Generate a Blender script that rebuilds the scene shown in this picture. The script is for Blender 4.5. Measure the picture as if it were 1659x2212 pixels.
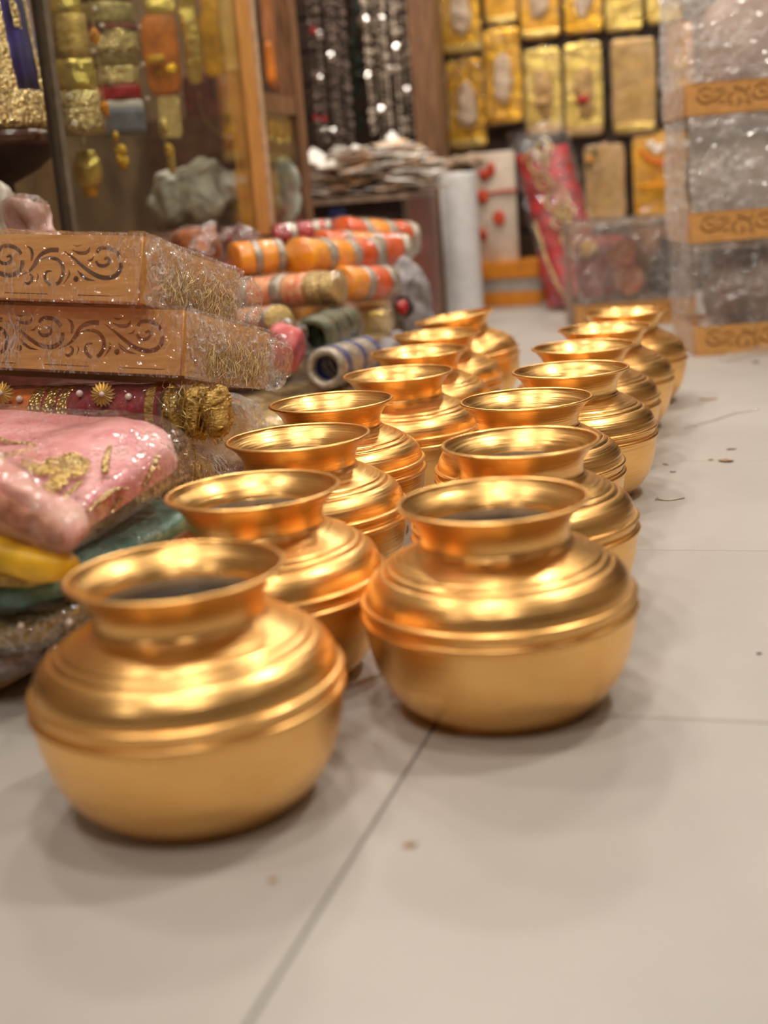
import bpy, bmesh, math, random
import numpy as np
from mathutils import Vector, Matrix, noise
for o in list(bpy.data.objects): bpy.data.objects.remove(o)
SC = bpy.context.scene; COL = SC.collection
PI = math.pi
# ------------------------------------------------------------------ camera
FPX, PITCH, ROLL, YAW, CAMH = 2771.0, math.radians(13.84), math.radians(4.54), math.radians(18.04), 0.527
_F = Vector((-math.sin(YAW)*math.cos(PITCH), math.cos(YAW)*math.cos(PITCH), -math.sin(PITCH)))
_R0 = Vector((math.cos(YAW), math.sin(YAW), 0)); _U0 = _R0.cross(_F)
_R = _R0*math.cos(ROLL) - _U0*math.sin(ROLL); _U = _U0*math.cos(ROLL) + _R0*math.sin(ROLL)
CAMP = Vector((0, 0, CAMH))
cd = bpy.data.cameras.new('camera'); cam = bpy.data.objects.new('camera', cd); COL.objects.link(cam)
cam.matrix_world = Matrix(((_R.x, _U.x, -_F.x, 0), (_R.y, _U.y, -_F.y, 0), (_R.z, _U.z, -_F.z, CAMH), (0, 0, 0, 1)))
cd.sensor_fit = 'VERTICAL'; cd.sensor_height = 36.0; cd.lens = FPX/2212*36.0
cd.clip_start = 0.02; cd.clip_end = 60
cd.dof.use_dof = True; cd.dof.focus_distance = 1.92; cd.dof.aperture_fstop = 2.35
SC.camera = cam
def ray(px, py): return _F + _R*((px-829.5)/FPX) - _U*((py-1106)/FPX)
def onz(px, py, z=0.0): d = ray(px, py); return CAMP + d*((z-CAMH)/d.z)
def onY(px, py, Y): d = ray(px, py); return CAMP + d*(Y/d.y)
def onX(px, py, X): d = ray(px, py); return CAMP + d*(X/d.x)
def mpp(P): return (P-CAMP).dot(_F)/FPX        # metres per photo pixel at P
# ------------------------------------------------------------------ world, exposure
w = bpy.data.worlds.new('world'); SC.world = w; w.use_nodes = True
w.node_tree.nodes['Background'].inputs[0].default_value = (1.0, 0.86, 0.7, 1); w.node_tree.nodes['Background'].inputs[1].default_value = 0.0
SC.view_settings.view_transform = 'Standard'; SC.view_settings.look = 'None'
SC.view_settings.gamma = 1.0; SC.view_settings.use_curve_mapping = False
SC.view_settings.exposure = 0.0
LIGHT = 68.0         # emission of each round downlight and added fill
DOWNLIGHTS_AND_FILLS = [(.70, 2.20, 3.1), (-.40, 1.08, 1.4), (-1.55, .85, .9), (-1.55, 2.35, 1.4), (-.40, 3.65, .8), (.75, 3.75, .5), (-1.25, 3.30, 1.9), (-1.15, 5.05, 2.2), (-.1, 5.05, 1.8), (-1.75, 4.35, 1.6), (-1.85, -1.45, 1.0), (.45, -.60, 1.3), (-.55, -.30, 1.4), (1.75, 1.0, .3), (1.75, 3.0, .3)]  # some read off pot shadows, others estimated
CEIL = 2.75
rnd = random.Random(7)
# ------------------------------------------------------------------ mesh helpers
def mk(name, V, F, mat=None, smooth=True):
    me = bpy.data.meshes.new(name); me.from_pydata([tuple(v) for v in V], [], [tuple(f) for f in F]); me.update()
    if smooth: me.polygons.foreach_set('use_smooth', [True]*len(me.polygons))
    if mat: me.materials.append(mat)
    return me
def link(name, me, parent=None, loc=None):
    o = bpy.data.objects.new(name, me); COL.objects.link(o)
    if parent: o.parent = parent
    if loc is not None: o.location = loc
    return o
def part(name, VF, mat, parent=None, smooth=True, world=True):
    V, F = VF
    if parent is not None and world:
        L = parent.location if parent.parent is None else parent.parent.location
        V = [(v[0]-L.x, v[1]-L.y, v[2]-L.z) for v in V]
    return link(name, mk(name, V, F, mat, smooth), parent)
def thing(name, label, cat, loc, group=None):
    o = bpy.data.objects.new(name, None); COL.objects.link(o); o.location = loc; o.empty_display_size = 0.02
    tag(o, label, cat, group); return o
def tag(o, label, cat, group=None):
    o['label'] = label; o['category'] = cat
    if group: o['group'] = group
    return o
def single(name, VF, mat, label, cat, group=None, smooth=True):
    """a thing that is one mesh; origin moved to its lowest middle"""
    V, F = VF; A = np.array([tuple(v) for v in V]); c = (A.min(0)+A.max(0))/2; c[2] = A[:, 2].min()
    o = link(name, mk(name, A-c, F, mat, smooth), None, c); return tag(o, label, cat, group)
def struct(name, VF, mat, parent=None, smooth=False):
    o = part(name, VF, mat, parent, smooth); o['kind'] = 'structure'; return o
def box(x0, x1, y0, y1, z0, z1):
    V = [(x, y, z) for z in (z0, z1) for y in (y0, y1) for x in (x0, x1)]
    return V, [(0,2,3,1), (4,5,7,6), (0,1,5,4), (2,6,7,3), (0,4,6,2), (1,3,7,5)]
def bbox(sx, sy, sz, b=0.004, seg=2):
    bm = bmesh.new(); bmesh.ops.create_cube(bm, size=1)
    for v in bm.verts: v.co = Vector((v.co.x*sx, v.co.y*sy, v.co.z*sz))
    bmesh.ops.bevel(bm, geom=list(bm.edges), offset=b, segments=seg, affect='EDGES', profile=.5)
    V = [tuple(v.co) for v in bm.verts]; bm.verts.index_update(); F = [[v.index for v in f.verts] for f in bm.faces]; bm.free()
    return V, F
def lathe(prof, n=48, a0=0, a1=2*PI):
    full = abs(a1-a0-2*PI) < 1e-6; m = n if full else n+1; V = []; F = []
    for r, z in prof:
        for i in range(m):
            a = a0+(a1-a0)*i/n; V.append((r*math.cos(a), r*math.sin(a), z))
    for j in range(len(prof)-1):
        for i in range(n):
            k = (i+1) % m; F.append((j*m+i, j*m+k, (j+1)*m+k, (j+1)*m+i))
    return V, F
def sup(sx, sy, sz, e1=.6, e2=.6, nu=40, nv=20):
    """superellipsoid of full size sx,sy,sz"""
    s = lambda t, e: math.copysign(abs(t)**e, t); V = []; F = []
    for j in range(nv+1):
        p = -PI/2+PI*j/nv
        for i in range(nu):
            a = 2*PI*i/nu; V.append((sx/2*s(math.cos(p), e1)*s(math.cos(a), e2), sy/2*s(math.cos(p), e1)*s(math.sin(a), e2), sz/2*s(math.sin(p), e1)))
    for j in range(nv):
        for i in range(nu): k = (i+1) % nu; F.append((j*nu+i, j*nu+k, (j+1)*nu+k, (j+1)*nu+i))
    return V, F
def rough(VF, amp, scale, seed=0, amp2=0, scale2=60):
    V, F = VF; out = []
    for v in V:
        p = Vector(v); q = p*scale+Vector((seed*7.3, seed*3.1, seed*1.7)); d = noise.noise_vector(q)*amp
        if amp2:
            q2 = p*scale2+Vector((seed, seed*2.2, 5)); d += noise.noise_vector(q2)*amp2
        out.append(p+d)
    return out, F
def xf(VF, M): return [M @ Vector(v) for v in VF[0]], VF[1]
def T(loc, rx=0, ry=0, rz=0, s=1):
    M = Matrix.Translation(loc) @ Matrix.Rotation(rz, 4, 'Z') @ Matrix.Rotation(rx, 4, 'X') @ Matrix.Rotation(ry, 4, 'Y')
    return M @ (Matrix.Diagonal((s[0], s[1], s[2], 1)) if isinstance(s, tuple) else Matrix.Scale(s, 4))
def frame(O, u, v):
    u = Vector(u).normalized(); v = Vector(v); v = (v-u*v.dot(u)).normalized(); w_ = u.cross(v)
    return Matrix(((u.x, v.x, w_.x, O[0]), (u.y, v.y, w_.y, O[1]), (u.z, v.z, w_.z, O[2]), (0, 0, 0, 1)))
def tube(pts, r, n=8, cap=True, flat=1.0):
    pts = [Vector(p) for p in pts]; V = []; F = []; m = len(pts); up = Vector((0, 0, 1))
    for j, p in enumerate(pts):
        t = (pts[min(j+1, m-1)]-pts[max(j-1, 0)]).normalized(); a = t.cross(up)
        if a.length < 1e-3: a = t.cross(Vector((1, 0, 0)))
        a.normalize(); b = a.cross(t); rr = r[j] if isinstance(r, (list, tuple)) else r
        for i in range(n): q = 2*PI*i/n; V.append(p+a*(rr*math.cos(q))+b*(rr*flat*math.sin(q)))
    for j in range(m-1):
        for i in range(n): k = (i+1) % n; F.append((j*n+i, j*n+k, (j+1)*n+k, (j+1)*n+i))
    if cap: F.append(list(range(n))[::-1]); F.append([(m-1)*n+i for i in range(n)])
    return V, F
def join(*L):
    V = []; F = []
    for v, f in L:
        k = len(V); V += list(v); F += [[i+k for i in q] for q in f]
    return V, F
def smooth_path(P, n=8):
    P = [Vector(p) for p in P]; out = []
    for i in range(len(P)-1):
        a, b, c, d = P[max(i-1, 0)], P[i], P[i+1], P[min(i+2, len(P)-1)]
        for k in range(n):
            t = k/n; out.append(.5*((2*b)+(c-a)*t+(2*a-5*b+4*c-d)*t*t+(3*b-a-3*c+d)*t**3))
    out.append(P[-1]); return out
def tshift(VF, P): return [Vector(v)+Vector(P) for v in VF[0]], VF[1]
SPH = sup(1, 1, 1, 1, 1, 12, 8)
def strands(n, c, size, d, L, r, seed, bend=.3, sides=3):
    """a bunch of n thin curved fibres filling an ellipsoid"""
    g = random.Random(seed); out = []; d = Vector(d).normalized(); c = Vector(c)
    for _ in range(n):
        while True:
            q = Vector((g.uniform(-1, 1), g.uniform(-1, 1), g.uniform(-1, 1)))
            if q.length < 1: break
        P = c+Vector((q.x*size[0]/2, q.y*size[1]/2, q.z*size[2]/2)); dd = (d+Vector((g.gauss(0, bend), g.gauss(0, bend), g.gauss(0, bend)))).normalized(); b = Vector((g.gauss(0, 1), g.gauss(0, 1), g.gauss(0, 1)))*L*.25*bend*2
        l = L*g.uniform(.6, 1.2); out.append(tube([P-dd*l/2, P-dd*l*.2+b*.8, P+dd*l*.2+b, P+dd*l/2], r*g.uniform(.7, 1.3), sides, False))
    return join(*out)
# ------------------------------------------------------------------ materials
_M = {}
class NT:
    def __init__(s, name):
        s.m = bpy.data.materials.new(name); s.m.use_nodes = True; s.t = s.m.node_tree; s.t.nodes.clear(); s.out = s.n('ShaderNodeOutputMaterial')
        s.tc = s.n('ShaderNodeTexCoord')
    def n(s, t, **k):
        q = s.t.nodes.new(t)
        for a, b in k.items(): setattr(q, a, b)
        return q
    def l(s, a, b): s.t.links.new(a, b)
    def tex(s, scale, detail=4, rough_=.55, kind='noise', mp=None, co='Object'):
        src = s.tc.outputs[co]
        if mp: g = s.n('ShaderNodeMapping'); g.inputs['Scale'].default_value = mp; s.l(src, g.inputs[0]); src = g.outputs[0]
        if kind == 'noise':
            q = s.n('ShaderNodeTexNoise'); q.inputs['Detail'].default_value = detail; q.inputs['Roughness'].default_value = rough_
        else:
            q = s.n('ShaderNodeTexVoronoi')
        q.inputs['Scale'].default_value = scale; s.l(src, q.inputs['Vector']); return q
    def ramp(s, src, stops):
        q = s.n('ShaderNodeValToRGB'); e = q.color_ramp.elements
        while len(e) < len(stops): e.new(.5)
        for i, (p, c) in enumerate(stops): e[i].position = p; e[i].color = c if len(c) == 4 else (*c, 1)
        s.l(src, q.inputs[0]); return q
    def bump(s, src, strength, dist=.002):
        q = s.n('ShaderNodeBump'); q.inputs['Strength'].default_value = strength; q.inputs['Distance'].default_value = dist; s.l(src, q.inputs['Height']); return q
def mat(name, color, rough_=.6, metal=0, var=.12, scale=30, bump=.3, bscale=80, bdist=.001, kind='noise', sheen=0, color2=None, spec=.5, mp=None, coat=0, alpha=None):
    if name in _M: return _M[name]
    N = NT(name); b = N.n('ShaderNodeBsdfPrincipled'); N.l(b.outputs[0], N.out.inputs[0])
    t = N.tex(scale, mp=mp); c2 = color2 or tuple(min(1, c*(1+2*var)) for c in color); c1 = color if color2 else tuple(c*(1-2*var) for c in color)
    r = N.ramp(t.outputs[0], [(.35, c1), (.65, c2)]); N.l(r.outputs[0], b.inputs['Base Color'])
    b.inputs['Roughness'].default_value = rough_; b.inputs['Metallic'].default_value = metal; b.inputs['Specular IOR Level'].default_value = spec
    if sheen: b.inputs['Sheen Weight'].default_value = sheen
    if coat: b.inputs['Coat Weight'].default_value = coat; b.inputs['Coat Roughness'].default_value = .08
    if bump:
        k = N.tex(bscale, kind=kind, mp=mp); q = N.bump(k.outputs[0], bump, bdist); N.l(q.outputs[0], b.inputs['Normal'])
    _M[name] = N.m; return N.m
def film(name, haze=.05, gloss=.03, rough_=.06, scale=18, bump=.6, dist=.01, tint=(1, 1, 1), streak=None, ior=1.35, line=.25):
    """thin clear plastic: transparent, sharp glints on its creases, whitened along the creases"""
    if name in _M: return _M[name]
    N = NT(name); tr = N.n('ShaderNodeBsdfTransparent'); tr.inputs[0].default_value = (*tint, 1)
    gl = N.n('ShaderNodeBsdfGlossy'); gl.inputs['Roughness'].default_value = rough_; gl.inputs[0].default_value = (1, 1, 1, 1)
    df = N.n('ShaderNodeBsdfDiffuse'); df.inputs[0].default_value = (.9, .88, .86, 1)
    def crease(sc, w, det=1.5):
        k = N.tex(sc, det, .5, mp=streak); a = N.n('ShaderNodeMath', operation='SUBTRACT'); a.inputs[1].default_value = .5; N.l(k.outputs[0], a.inputs[0])
        b = N.n('ShaderNodeMath', operation='ABSOLUTE'); N.l(a.outputs[0], b.inputs[0]); return N.ramp(b.outputs[0], [(0, (1, 1, 1)), (w, (0, 0, 0))]).outputs[0]
    c1, c2 = crease(scale, .035), crease(scale*2.3, .045, 2.5); mxx = N.n('ShaderNodeMath', operation='MAXIMUM'); N.l(c1, mxx.inputs[0]); N.l(c2, mxx.inputs[1])
    pt = N.tex(scale*.35, 2); pr = N.ramp(pt.outputs[0], [(.42, (0, 0, 0)), (.62, (1, 1, 1))]); lm = N.n('ShaderNodeMath', operation='MULTIPLY'); N.l(mxx.outputs[0], lm.inputs[0]); N.l(pr.outputs[0], lm.inputs[1])
    sm_ = N.tex(scale*1.1, 3); hs = N.n('ShaderNodeMath', operation='ADD'); N.l(sm_.outputs[0], hs.inputs[0]); N.l(lm.outputs[0], hs.inputs[1])
    q = N.bump(hs.outputs[0], bump, dist); N.l(q.outputs[0], gl.inputs['Normal'])
    fr = N.n('ShaderNodeFresnel'); ge = N.n('ShaderNodeNewGeometry'); mr = N.n('ShaderNodeMapRange'); N.l(ge.outputs['Backfacing'], mr.inputs[0])
    mr.inputs[3].default_value = ior; mr.inputs[4].default_value = 1/ior; N.l(mr.outputs[0], fr.inputs[0]); N.l(q.outputs[0], fr.inputs['Normal'])
    ad = N.n('ShaderNodeMath', operation='ADD', use_clamp=True); ad.inputs[1].default_value = gloss; N.l(fr.outputs[0], ad.inputs[0])
    hr = N.ramp(lm.outputs[0], [(0, (haze,)*3), (1, (min(1, haze+line),)*3)])
    m1 = N.n('ShaderNodeMixShader'); N.l(hr.outputs[0], m1.inputs[0]); N.l(tr.outputs[0], m1.inputs[1]); N.l(df.outputs[0], m1.inputs[2])
    m2 = N.n('ShaderNodeMixShader'); N.l(ad.outputs[0], m2.inputs[0]); N.l(m1.outputs[0], m2.inputs[1]); N.l(gl.outputs[0], m2.inputs[2])
    N.l(m2.outputs[0], N.out.inputs[0]); _M[name] = N.m; return N.m
def emit(name, c, s):
    N = NT(name); e = N.n('ShaderNodeEmission'); e.inputs[0].default_value = (*c, 1); e.inputs[1].default_value = s; N.l(e.outputs[0], N.out.inputs[0]); return N.m
def m_pot():
    N = NT('gold_paint'); b = N.n('ShaderNodeBsdfPrincipled'); N.l(b.outputs[0], N.out.inputs[0])
    oi = N.n('ShaderNodeObjectInfo'); va = N.n('ShaderNodeVectorMath', operation='ADD'); ml = N.n('ShaderNodeMath', operation='MULTIPLY'); ml.inputs[1].default_value = 37
    N.l(oi.outputs['Random'], ml.inputs[0]); N.l(N.tc.outputs['Object'], va.inputs[0]); N.l(ml.outputs[0], va.inputs[1])
    sx = N.n('ShaderNodeSeparateXYZ'); N.l(N.tc.outputs['Object'], sx.inputs[0])
    def mth(op, a, b=None):
        q = N.n('ShaderNodeMath', operation=op); N.l(a, q.inputs[0])
        if b is not None:
            if isinstance(b, (int, float)): q.inputs[1].default_value = b
            else: N.l(b, q.inputs[1])
        return q.outputs[0]
    rad = mth('SQRT', mth('ADD', mth('MULTIPLY', sx.outputs[0], sx.outputs[0]), mth('MULTIPLY', sx.outputs[1], sx.outputs[1])))
    cx = N.n('ShaderNodeCombineXYZ'); N.l(mth('ADD', mth('MULTIPLY', rad, 260), ml.outputs[0]), cx.inputs[0]); N.l(mth('MULTIPLY', sx.outputs[2], 320), cx.inputs[1]); N.l(mth('MULTIPLY', mth('ARCTAN2', sx.outputs[1], sx.outputs[0]), 1.3), cx.inputs[2])
    rings = N.n('ShaderNodeTexNoise'); rings.inputs['Scale'].default_value = 1.0; rings.inputs['Detail'].default_value = 3; N.l(cx.outputs[0], rings.inputs['Vector'])
    bl = N.n('ShaderNodeTexNoise'); bl.inputs['Scale'].default_value = 9; bl.inputs['Detail'].default_value = 5; N.l(va.outputs[0], bl.inputs['Vector'])
    col = N.ramp(bl.outputs[0], [(.3, (.96, .545, .18)), (.7, (1.0, .63, .235))]); N.l(col.outputs[0], b.inputs['Base Color'])
    b.inputs['Metallic'].default_value = 1
    rr = N.ramp(rings.outputs[0], [(.3, (.25,)*3), (.7, (.38,)*3)]); N.l(rr.outputs[0], b.inputs['Roughness'])
    q = N.bump(rings.outputs[0], .8, .0009); q2 = N.bump(bl.outputs[0], .2, .004); N.l(q.outputs[0], q2.inputs['Normal']); N.l(q2.outputs[0], b.inputs['Normal'])
    return N.m
def m_tile():
    N = NT('floor_tile_glaze'); b = N.n('ShaderNodeBsdfPrincipled'); N.l(b.outputs[0], N.out.inputs[0])
    a = N.tex(2.2, 6, .6); c = N.ramp(a.outputs[0], [(.3, (.415, .392, .366)), (.7, (.495, .472, .445))])
    s = N.tex(95, 3, .7); sm = N.ramp(s.outputs[0], [(.24, (.55, .5, .45)), (.30, (1, 1, 1))])
    mx = N.n('ShaderNodeMix', data_type='RGBA', blend_type='MULTIPLY'); mx.inputs[0].default_value = .5
    N.l(c.outputs[0], mx.inputs[6]); N.l(sm.outputs[0], mx.inputs[7]); N.l(mx.outputs[2], b.inputs['Base Color'])
    b.inputs['Roughness'].default_value = .42; b.inputs['Specular IOR Level'].default_value = .4
    g = N.tex(160, 3); q = N.bump(g.outputs[0], .12, .0006); N.l(q.outputs[0], b.inputs['Normal']); return N.m
def m_ply():
    N = NT('plywood'); b = N.n('ShaderNodeBsdfPrincipled'); N.l(b.outputs[0], N.out.inputs[0])
    a = N.tex(14, 6, .6, mp=(1.2, 9, 9)); c = N.ramp(a.outputs[0], [(.3, (.56, .265, .075)), (.7, (.76, .41, .13))]); N.l(c.outputs[0], b.inputs['Base Color'])
    b.inputs['Roughness'].default_value = .5; q = N.bump(a.outputs[0], .15, .0008); N.l(q.outputs[0], b.inputs['Normal']); return N.m
GOLD = m_pot(); TILE = m_tile(); PLY = m_ply()
ZARI = mat('gold_zari_embroidery', (.52, .34, .10), .32, .85, .25, 160, 1.0, 190, .004, 'voronoi', color2=(.85, .66, .30))
PALEZARI = mat('pale_gold_sequin', (.50, .34, .10), .25, .8, .2, 110, 1.0, 130, .006, 'voronoi', color2=(.95, .78, .42))
TINSEL = mat('gold_tinsel', (.30, .17, .03), .3, .8, .3, 60, 1.0, 120, .006, color2=(.75, .52, .16), mp=(1, 1, 3))
FOIL = mat('gold_foil', (.92, .47, .02), .22, .75, .12, 12, .7, 22, .02)
FOILP = mat('pale_gold_foil', (.92, .64, .16), .25, .7, .12, 12, .7, 20, .02)
MUSTARD = mat('mustard_cloth', (.74, .38, .015), .45, .2, .15, 14, .5, 30, .01)
TAN = mat('tan_hessian', (.50, .31, .12), .8, 0, .12, 60, .5, 220, .001)
PEARL = mat('pearl', (.82, .70, .62), .18, 0, .04, 10, 0, coat=.6)
SILVER = mat('silver_mirror', (.85, .83, .80), .12, 1, .03, 10, 0)
PINK = mat('pink_satin', (.72, .20, .23), .38, 0, .12, 26, .4, 60, .004, sheen=.5, color2=(.90, .42, .42))
MAROON = mat('maroon_velvet', (.22, .006, .012), .6, 0, .2, 40, .3, 200, .001, sheen=.4)
ORVELVET = mat('orange_velvet', (.66, .17, .015), .6, 0, .2, 40, .3, 200, .001, sheen=.5)
TEAL = mat('teal_satin', (.02, .11, .085), .45, 0, .2, 24, .6, 40, .006, color2=(.14, .30, .23))
YELLOW = mat('yellow_satin', (.80, .46, .02), .4, 0, .12, 20, .4, 40, .004)
NETGOLD = mat('gold_net', (.30, .18, .035), .45, .4, .25, 40, .9, 130, .004, 'voronoi', color2=(.66, .47, .14))
ORANGE = mat('orange_satin', (.95, .27, .004), .38, 0, .12, 16, .3, 40, .004, color2=(1.0, .42, .008))
DEEPOR = mat('deep_orange_satin', (.80, .11, .004), .42, 0, .15, 16, .3, 40, .004)
CORAL = mat('coral_brocade', (.75, .15, .05), .45, .1, .2, 60, .7, 120, .003, color2=(.92, .55, .28))
RED = mat('red_satin', (.36, .008, .012), .42, 0, .25, 20, .3, 50, .004)
REDBR = mat('red_brown_cloth', (.16, .035, .022), .6, 0, .25, 20, .4, 50, .004)
NAVY = mat('navy_velvet', (.025, .012, .16), .6, 0, .25, 30, .3, 160, .001, sheen=.4)
GREEN = mat('sage_green_bangle', (.12, .14, .08), .4, .2, .2, 40, .5, 120, .002)
DKGREEN = mat('dark_green_band', (.03, .05, .025), .4, .2, .2, 40, .5, 120, .002)
GREYB = mat('grey_braid', (.42, .37, .30), .4, .4, .15, 60, .7, 150, .003)
BLUE = mat('royal_blue_band', (.02, .045, .22), .35, .1, .2, 40, .3, 100, .001)
GREYBLUE = mat('slate_blue_cloth', (.17, .18, .22), .6, 0, .1, 30, .3, 90, .001)
WHITE = mat('white_paper', (.88, .85, .80), .7, 0, .05, 20, .2, 60, .001)
PRINT = mat('printed_paper', (.86, .80, .72), .65, 0, .0, 26, .2, 60, .001, color2=(.70, .40, .18))
ROLLW = mat('white_roll_wrap', (.74, .74, .75), .45, 0, .03, 30, .3, 140, .0006)
WOODL = mat('honey_wood', (.50, .22, .05), .45, 0, .15, 8, .2, 20, .001, mp=(10, 10, 1), color2=(.72, .36, .10))
WOODM = mat('brown_wood', (.22, .11, .055), .5, 0, .2, 8, .2, 20, .001, mp=(10, 10, 1))
WOODD = mat('dark_wood', (.035, .018, .011), .5, 0, .25, 8, .2, 20, .001, mp=(1, 10, 10))
STRAW = mat('dry_straw', (.20, .10, .02), .6, 0, .3, 90, .9, 140, .005, mp=(1, 1, .3), color2=(.58, .38, .12))
GREYNET = mat('grey_net', (.26, .24, .25), .6, 0, .15, 30, .6, 60, .006)
GREYBAG = mat('grey_plastic', (.50, .44, .37), .3, 0, .2, 16, .8, 22, .02)
PALEBAG = mat('pale_green_plastic', (.36, .39, .33), .35, 0, .15, 14, .6, 22, .01)
BOARD = mat('cream_board', (.66, .56, .46), .7, 0, .05, 30, .2, 90, .001)
REDFL = mat('red_felt', (.55, .06, .02), .7, 0, .2, 40, .5, 80, .003)
ORBOARD = mat('orange_laminate', (.72, .26, .02), .4, 0, .08, 10, .1, 40, .001)
GREYBOARD = mat('grey_laminate', (.40, .37, .34), .5, 0, .08, 10, .1, 40, .001)
BEADW = mat('mixed_beads', (.34, .26, .19), .35, .0, .0, 90, 0, color2=(.72, .62, .50))
BEADB = mat('brown_beads', (.10, .07, .055), .35, .1, .0, 90, 0, color2=(.30, .22, .18))
LEAF = mat('dark_green_leaf', (.01, .025, .015), .5, 0, .3, 30, .2, 60, .001)
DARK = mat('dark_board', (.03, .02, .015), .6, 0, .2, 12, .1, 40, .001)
WALLP = mat('warm_wall_paint', (.17, .12, .08), .7, 0, .05, 3, .1, 60, .001)
WALLB = mat('brown_wall_paint', (.17, .11, .07), .7, 0, .1, 3, .1, 60, .001)
CEILM = mat('ceiling_paint', (.52, .45, .37), .8, 0, .03, 3, .1, 60, .001)
GROUT = mat('grout', (.17, .145, .125), .9, 0, .1, 40, .3, 120, .001)
MG = mat('marigold', (.80, .28, .01), .6, 0, .15, 60, .8, 90, .006); MGY = mat('yellow_marigold', (.78, .44, .02), .6, 0, .15, 60, .8, 90, .006)
CLEAR = film('clear_film', .010, .012, .10, 26, .6, .004, line=.13, streak=(1.6, 1.6, .8))
FRONTF = film('stretched_film', .025, .04, .09, 20, .9, .006, line=.62, streak=(2.6, 2.6, .6))
CRUMP = film('crumpled_film', .05, .05, .09, 34, .8, .006, line=.40)
CRUMPS = film('creased_film', .15, .08, .09, 36, .9, .007, streak=(2.2, 2.2, .5), line=.6)
HAZY = film('hazy_film', .26, .05, .14, 16, .8, .008, line=.40)
BROWNF = film('smoky_film', .09, .05, .12, 18, .7, .008, tint=(.80, .72, .64), line=.25)
MILKY = film('milky_film', .40, .06, .2, 20, .6, .01)
GLASS = film('glass_pane', .006, .005, .02, 1, .01, .0005, tint=(.93, .96, .93), line=.0, ior=1.45)
GLASSEDGE = mat('glass_edge', (.25, .27, .22), .2, 0, .1, 10, .0)

# ================================================================== THE SETTING
floor = struct('floor', box(-2.3, 2.3, -2.4, 6.1, -.05, -.003), GROUT)
TS, JT = .6, .0022
tile_me = mk('tile', *bbox(TS-JT, TS-JT, .012, .0012, 1), TILE, smooth=False)
ty0, tx0 = 1.212, -.344
for i in range(-4, 5):
    for j in range(-7, 9):
        cx, cy = tx0+TS*(i+.5), ty0+TS*(j+.5)
        if not (-2.3 < cx < 2.4 and -2.5 < cy < 6.1): continue
        o = link('tile', tile_me, floor); o.location = (cx, cy, -.006)
        o.rotation_euler = (0, 0, rnd.choice((0, PI/2, PI, -PI/2)))
struct('ceiling', box(-2.3, 2.3, -2.4, 6.1, CEIL, CEIL+.05), CEILM)
struct('wall_left', box(-2.35, -2.3, -2.4, 6.1, 0, CEIL), WALLB)
struct('wall_right', box(2.3, 2.35, -2.4, 6.1, 0, CEIL), WALLP)
struct('wall_front', box(-2.3, 2.3, -2.45, -2.4, 0, CEIL), WALLB)
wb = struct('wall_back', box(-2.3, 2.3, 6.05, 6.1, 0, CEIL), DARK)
slat_me = mk('slat', *bbox(4.6, .014, .135, .003, 1), WOODD, smooth=False)
for i in range(18):
    o = link('slat', slat_me, wb); o.location = (0, 6.043, .08+i*.15)
ring_me = mk('trim_ring', *lathe([(.125, 0), (.147, 0), (.149, -.004), (.143, -.010), (.129, -.006), (.125, 0)], 32), mat('white_metal', (.8, .8, .8), .4))
for x, y, k in DOWNLIGHTS_AND_FILLS:
    t = thing('ceiling_and_fill_light_offscreen', 'unseen round white ceiling downlight, some in the set added as fill', 'ceiling light', (x, y, CEIL), 'unseen downlights and added fills in the ceiling')
    link('trim_ring', ring_me, t)
    link('diffuser_offscreen', mk('diffuser', *lathe([(.0001, -.003), (.125, -.003)], 24), emit('led_and_fill_diffuser', (1.0, .91, .80), LIGHT*k)), t)

# ================================================================== GOLD POTS
NECK = [(.0970, .2165), (.0925, .2118), (.0860, .2050), (.0805, .1975), (.0772, .1900), (.0762, .1835), (.0762, .1795), (.0772, .1770), (.0790, .1755)]
SHO = [(.0790, .1755), (.0797, .1740), (.0840, .1716), (.0910, .1682), (.0990, .1641), (.1070, .1600), (.1098, .1580), (.1104, .1564), (.1128, .1557), (.1165, .1534), (.1175, .1516), (.1184, .1506), (.1210, .1500), (.1258, .1467), (.1302, .1423), (.1336, .1375), (.1360, .1325), (.1374, .1278), (.1382, .1244), (.1386, .1222)]
BELT = [(.1386, .1222), (.1410, .1216), (.1431, .1200), (.1433, .1180), (.1414, .1160), (.1388, .1150), (.1384, .1112), (.1390, .1082), (.1420, .1070), (.1440, .1050), (.1440, .1020), (.1418, .1000), (.1404, .0988)]
BOWL = [(.1404, .0988), (.1398, .0900), (.1382, .0780), (.1356, .0650), (.1314, .0505), (.1260, .0375), (.1194, .0262), (.1124, .0168), (.1052, .0092), (.0984, .0040), (.0916, .0010), (.0850, 0.0), (.0001, 0.0)]
def dens(P, k=3):
    return [(p.x, p.y) for p in smooth_path([Vector((a, b, 0)) for a, b in P], k)]
inn = [(.0955, .2172), (.0910, .2105), (.0845, .2040), (.0790, .1965), (.0757, .1890), (.0748, .1800), (.0775, .1735), (.088, .1660), (.105, .1580), (.124, .1440), (.1355, .1240), (.1365, .1), (.131, .064), (.112, .029), (.09, .008), (.0001, .003)]
rimP = [(.0970+.0026*math.cos(a)-.0005, .2168+.0022*math.sin(a)) for a in [2*PI*i/10 for i in range(11)]]
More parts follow.
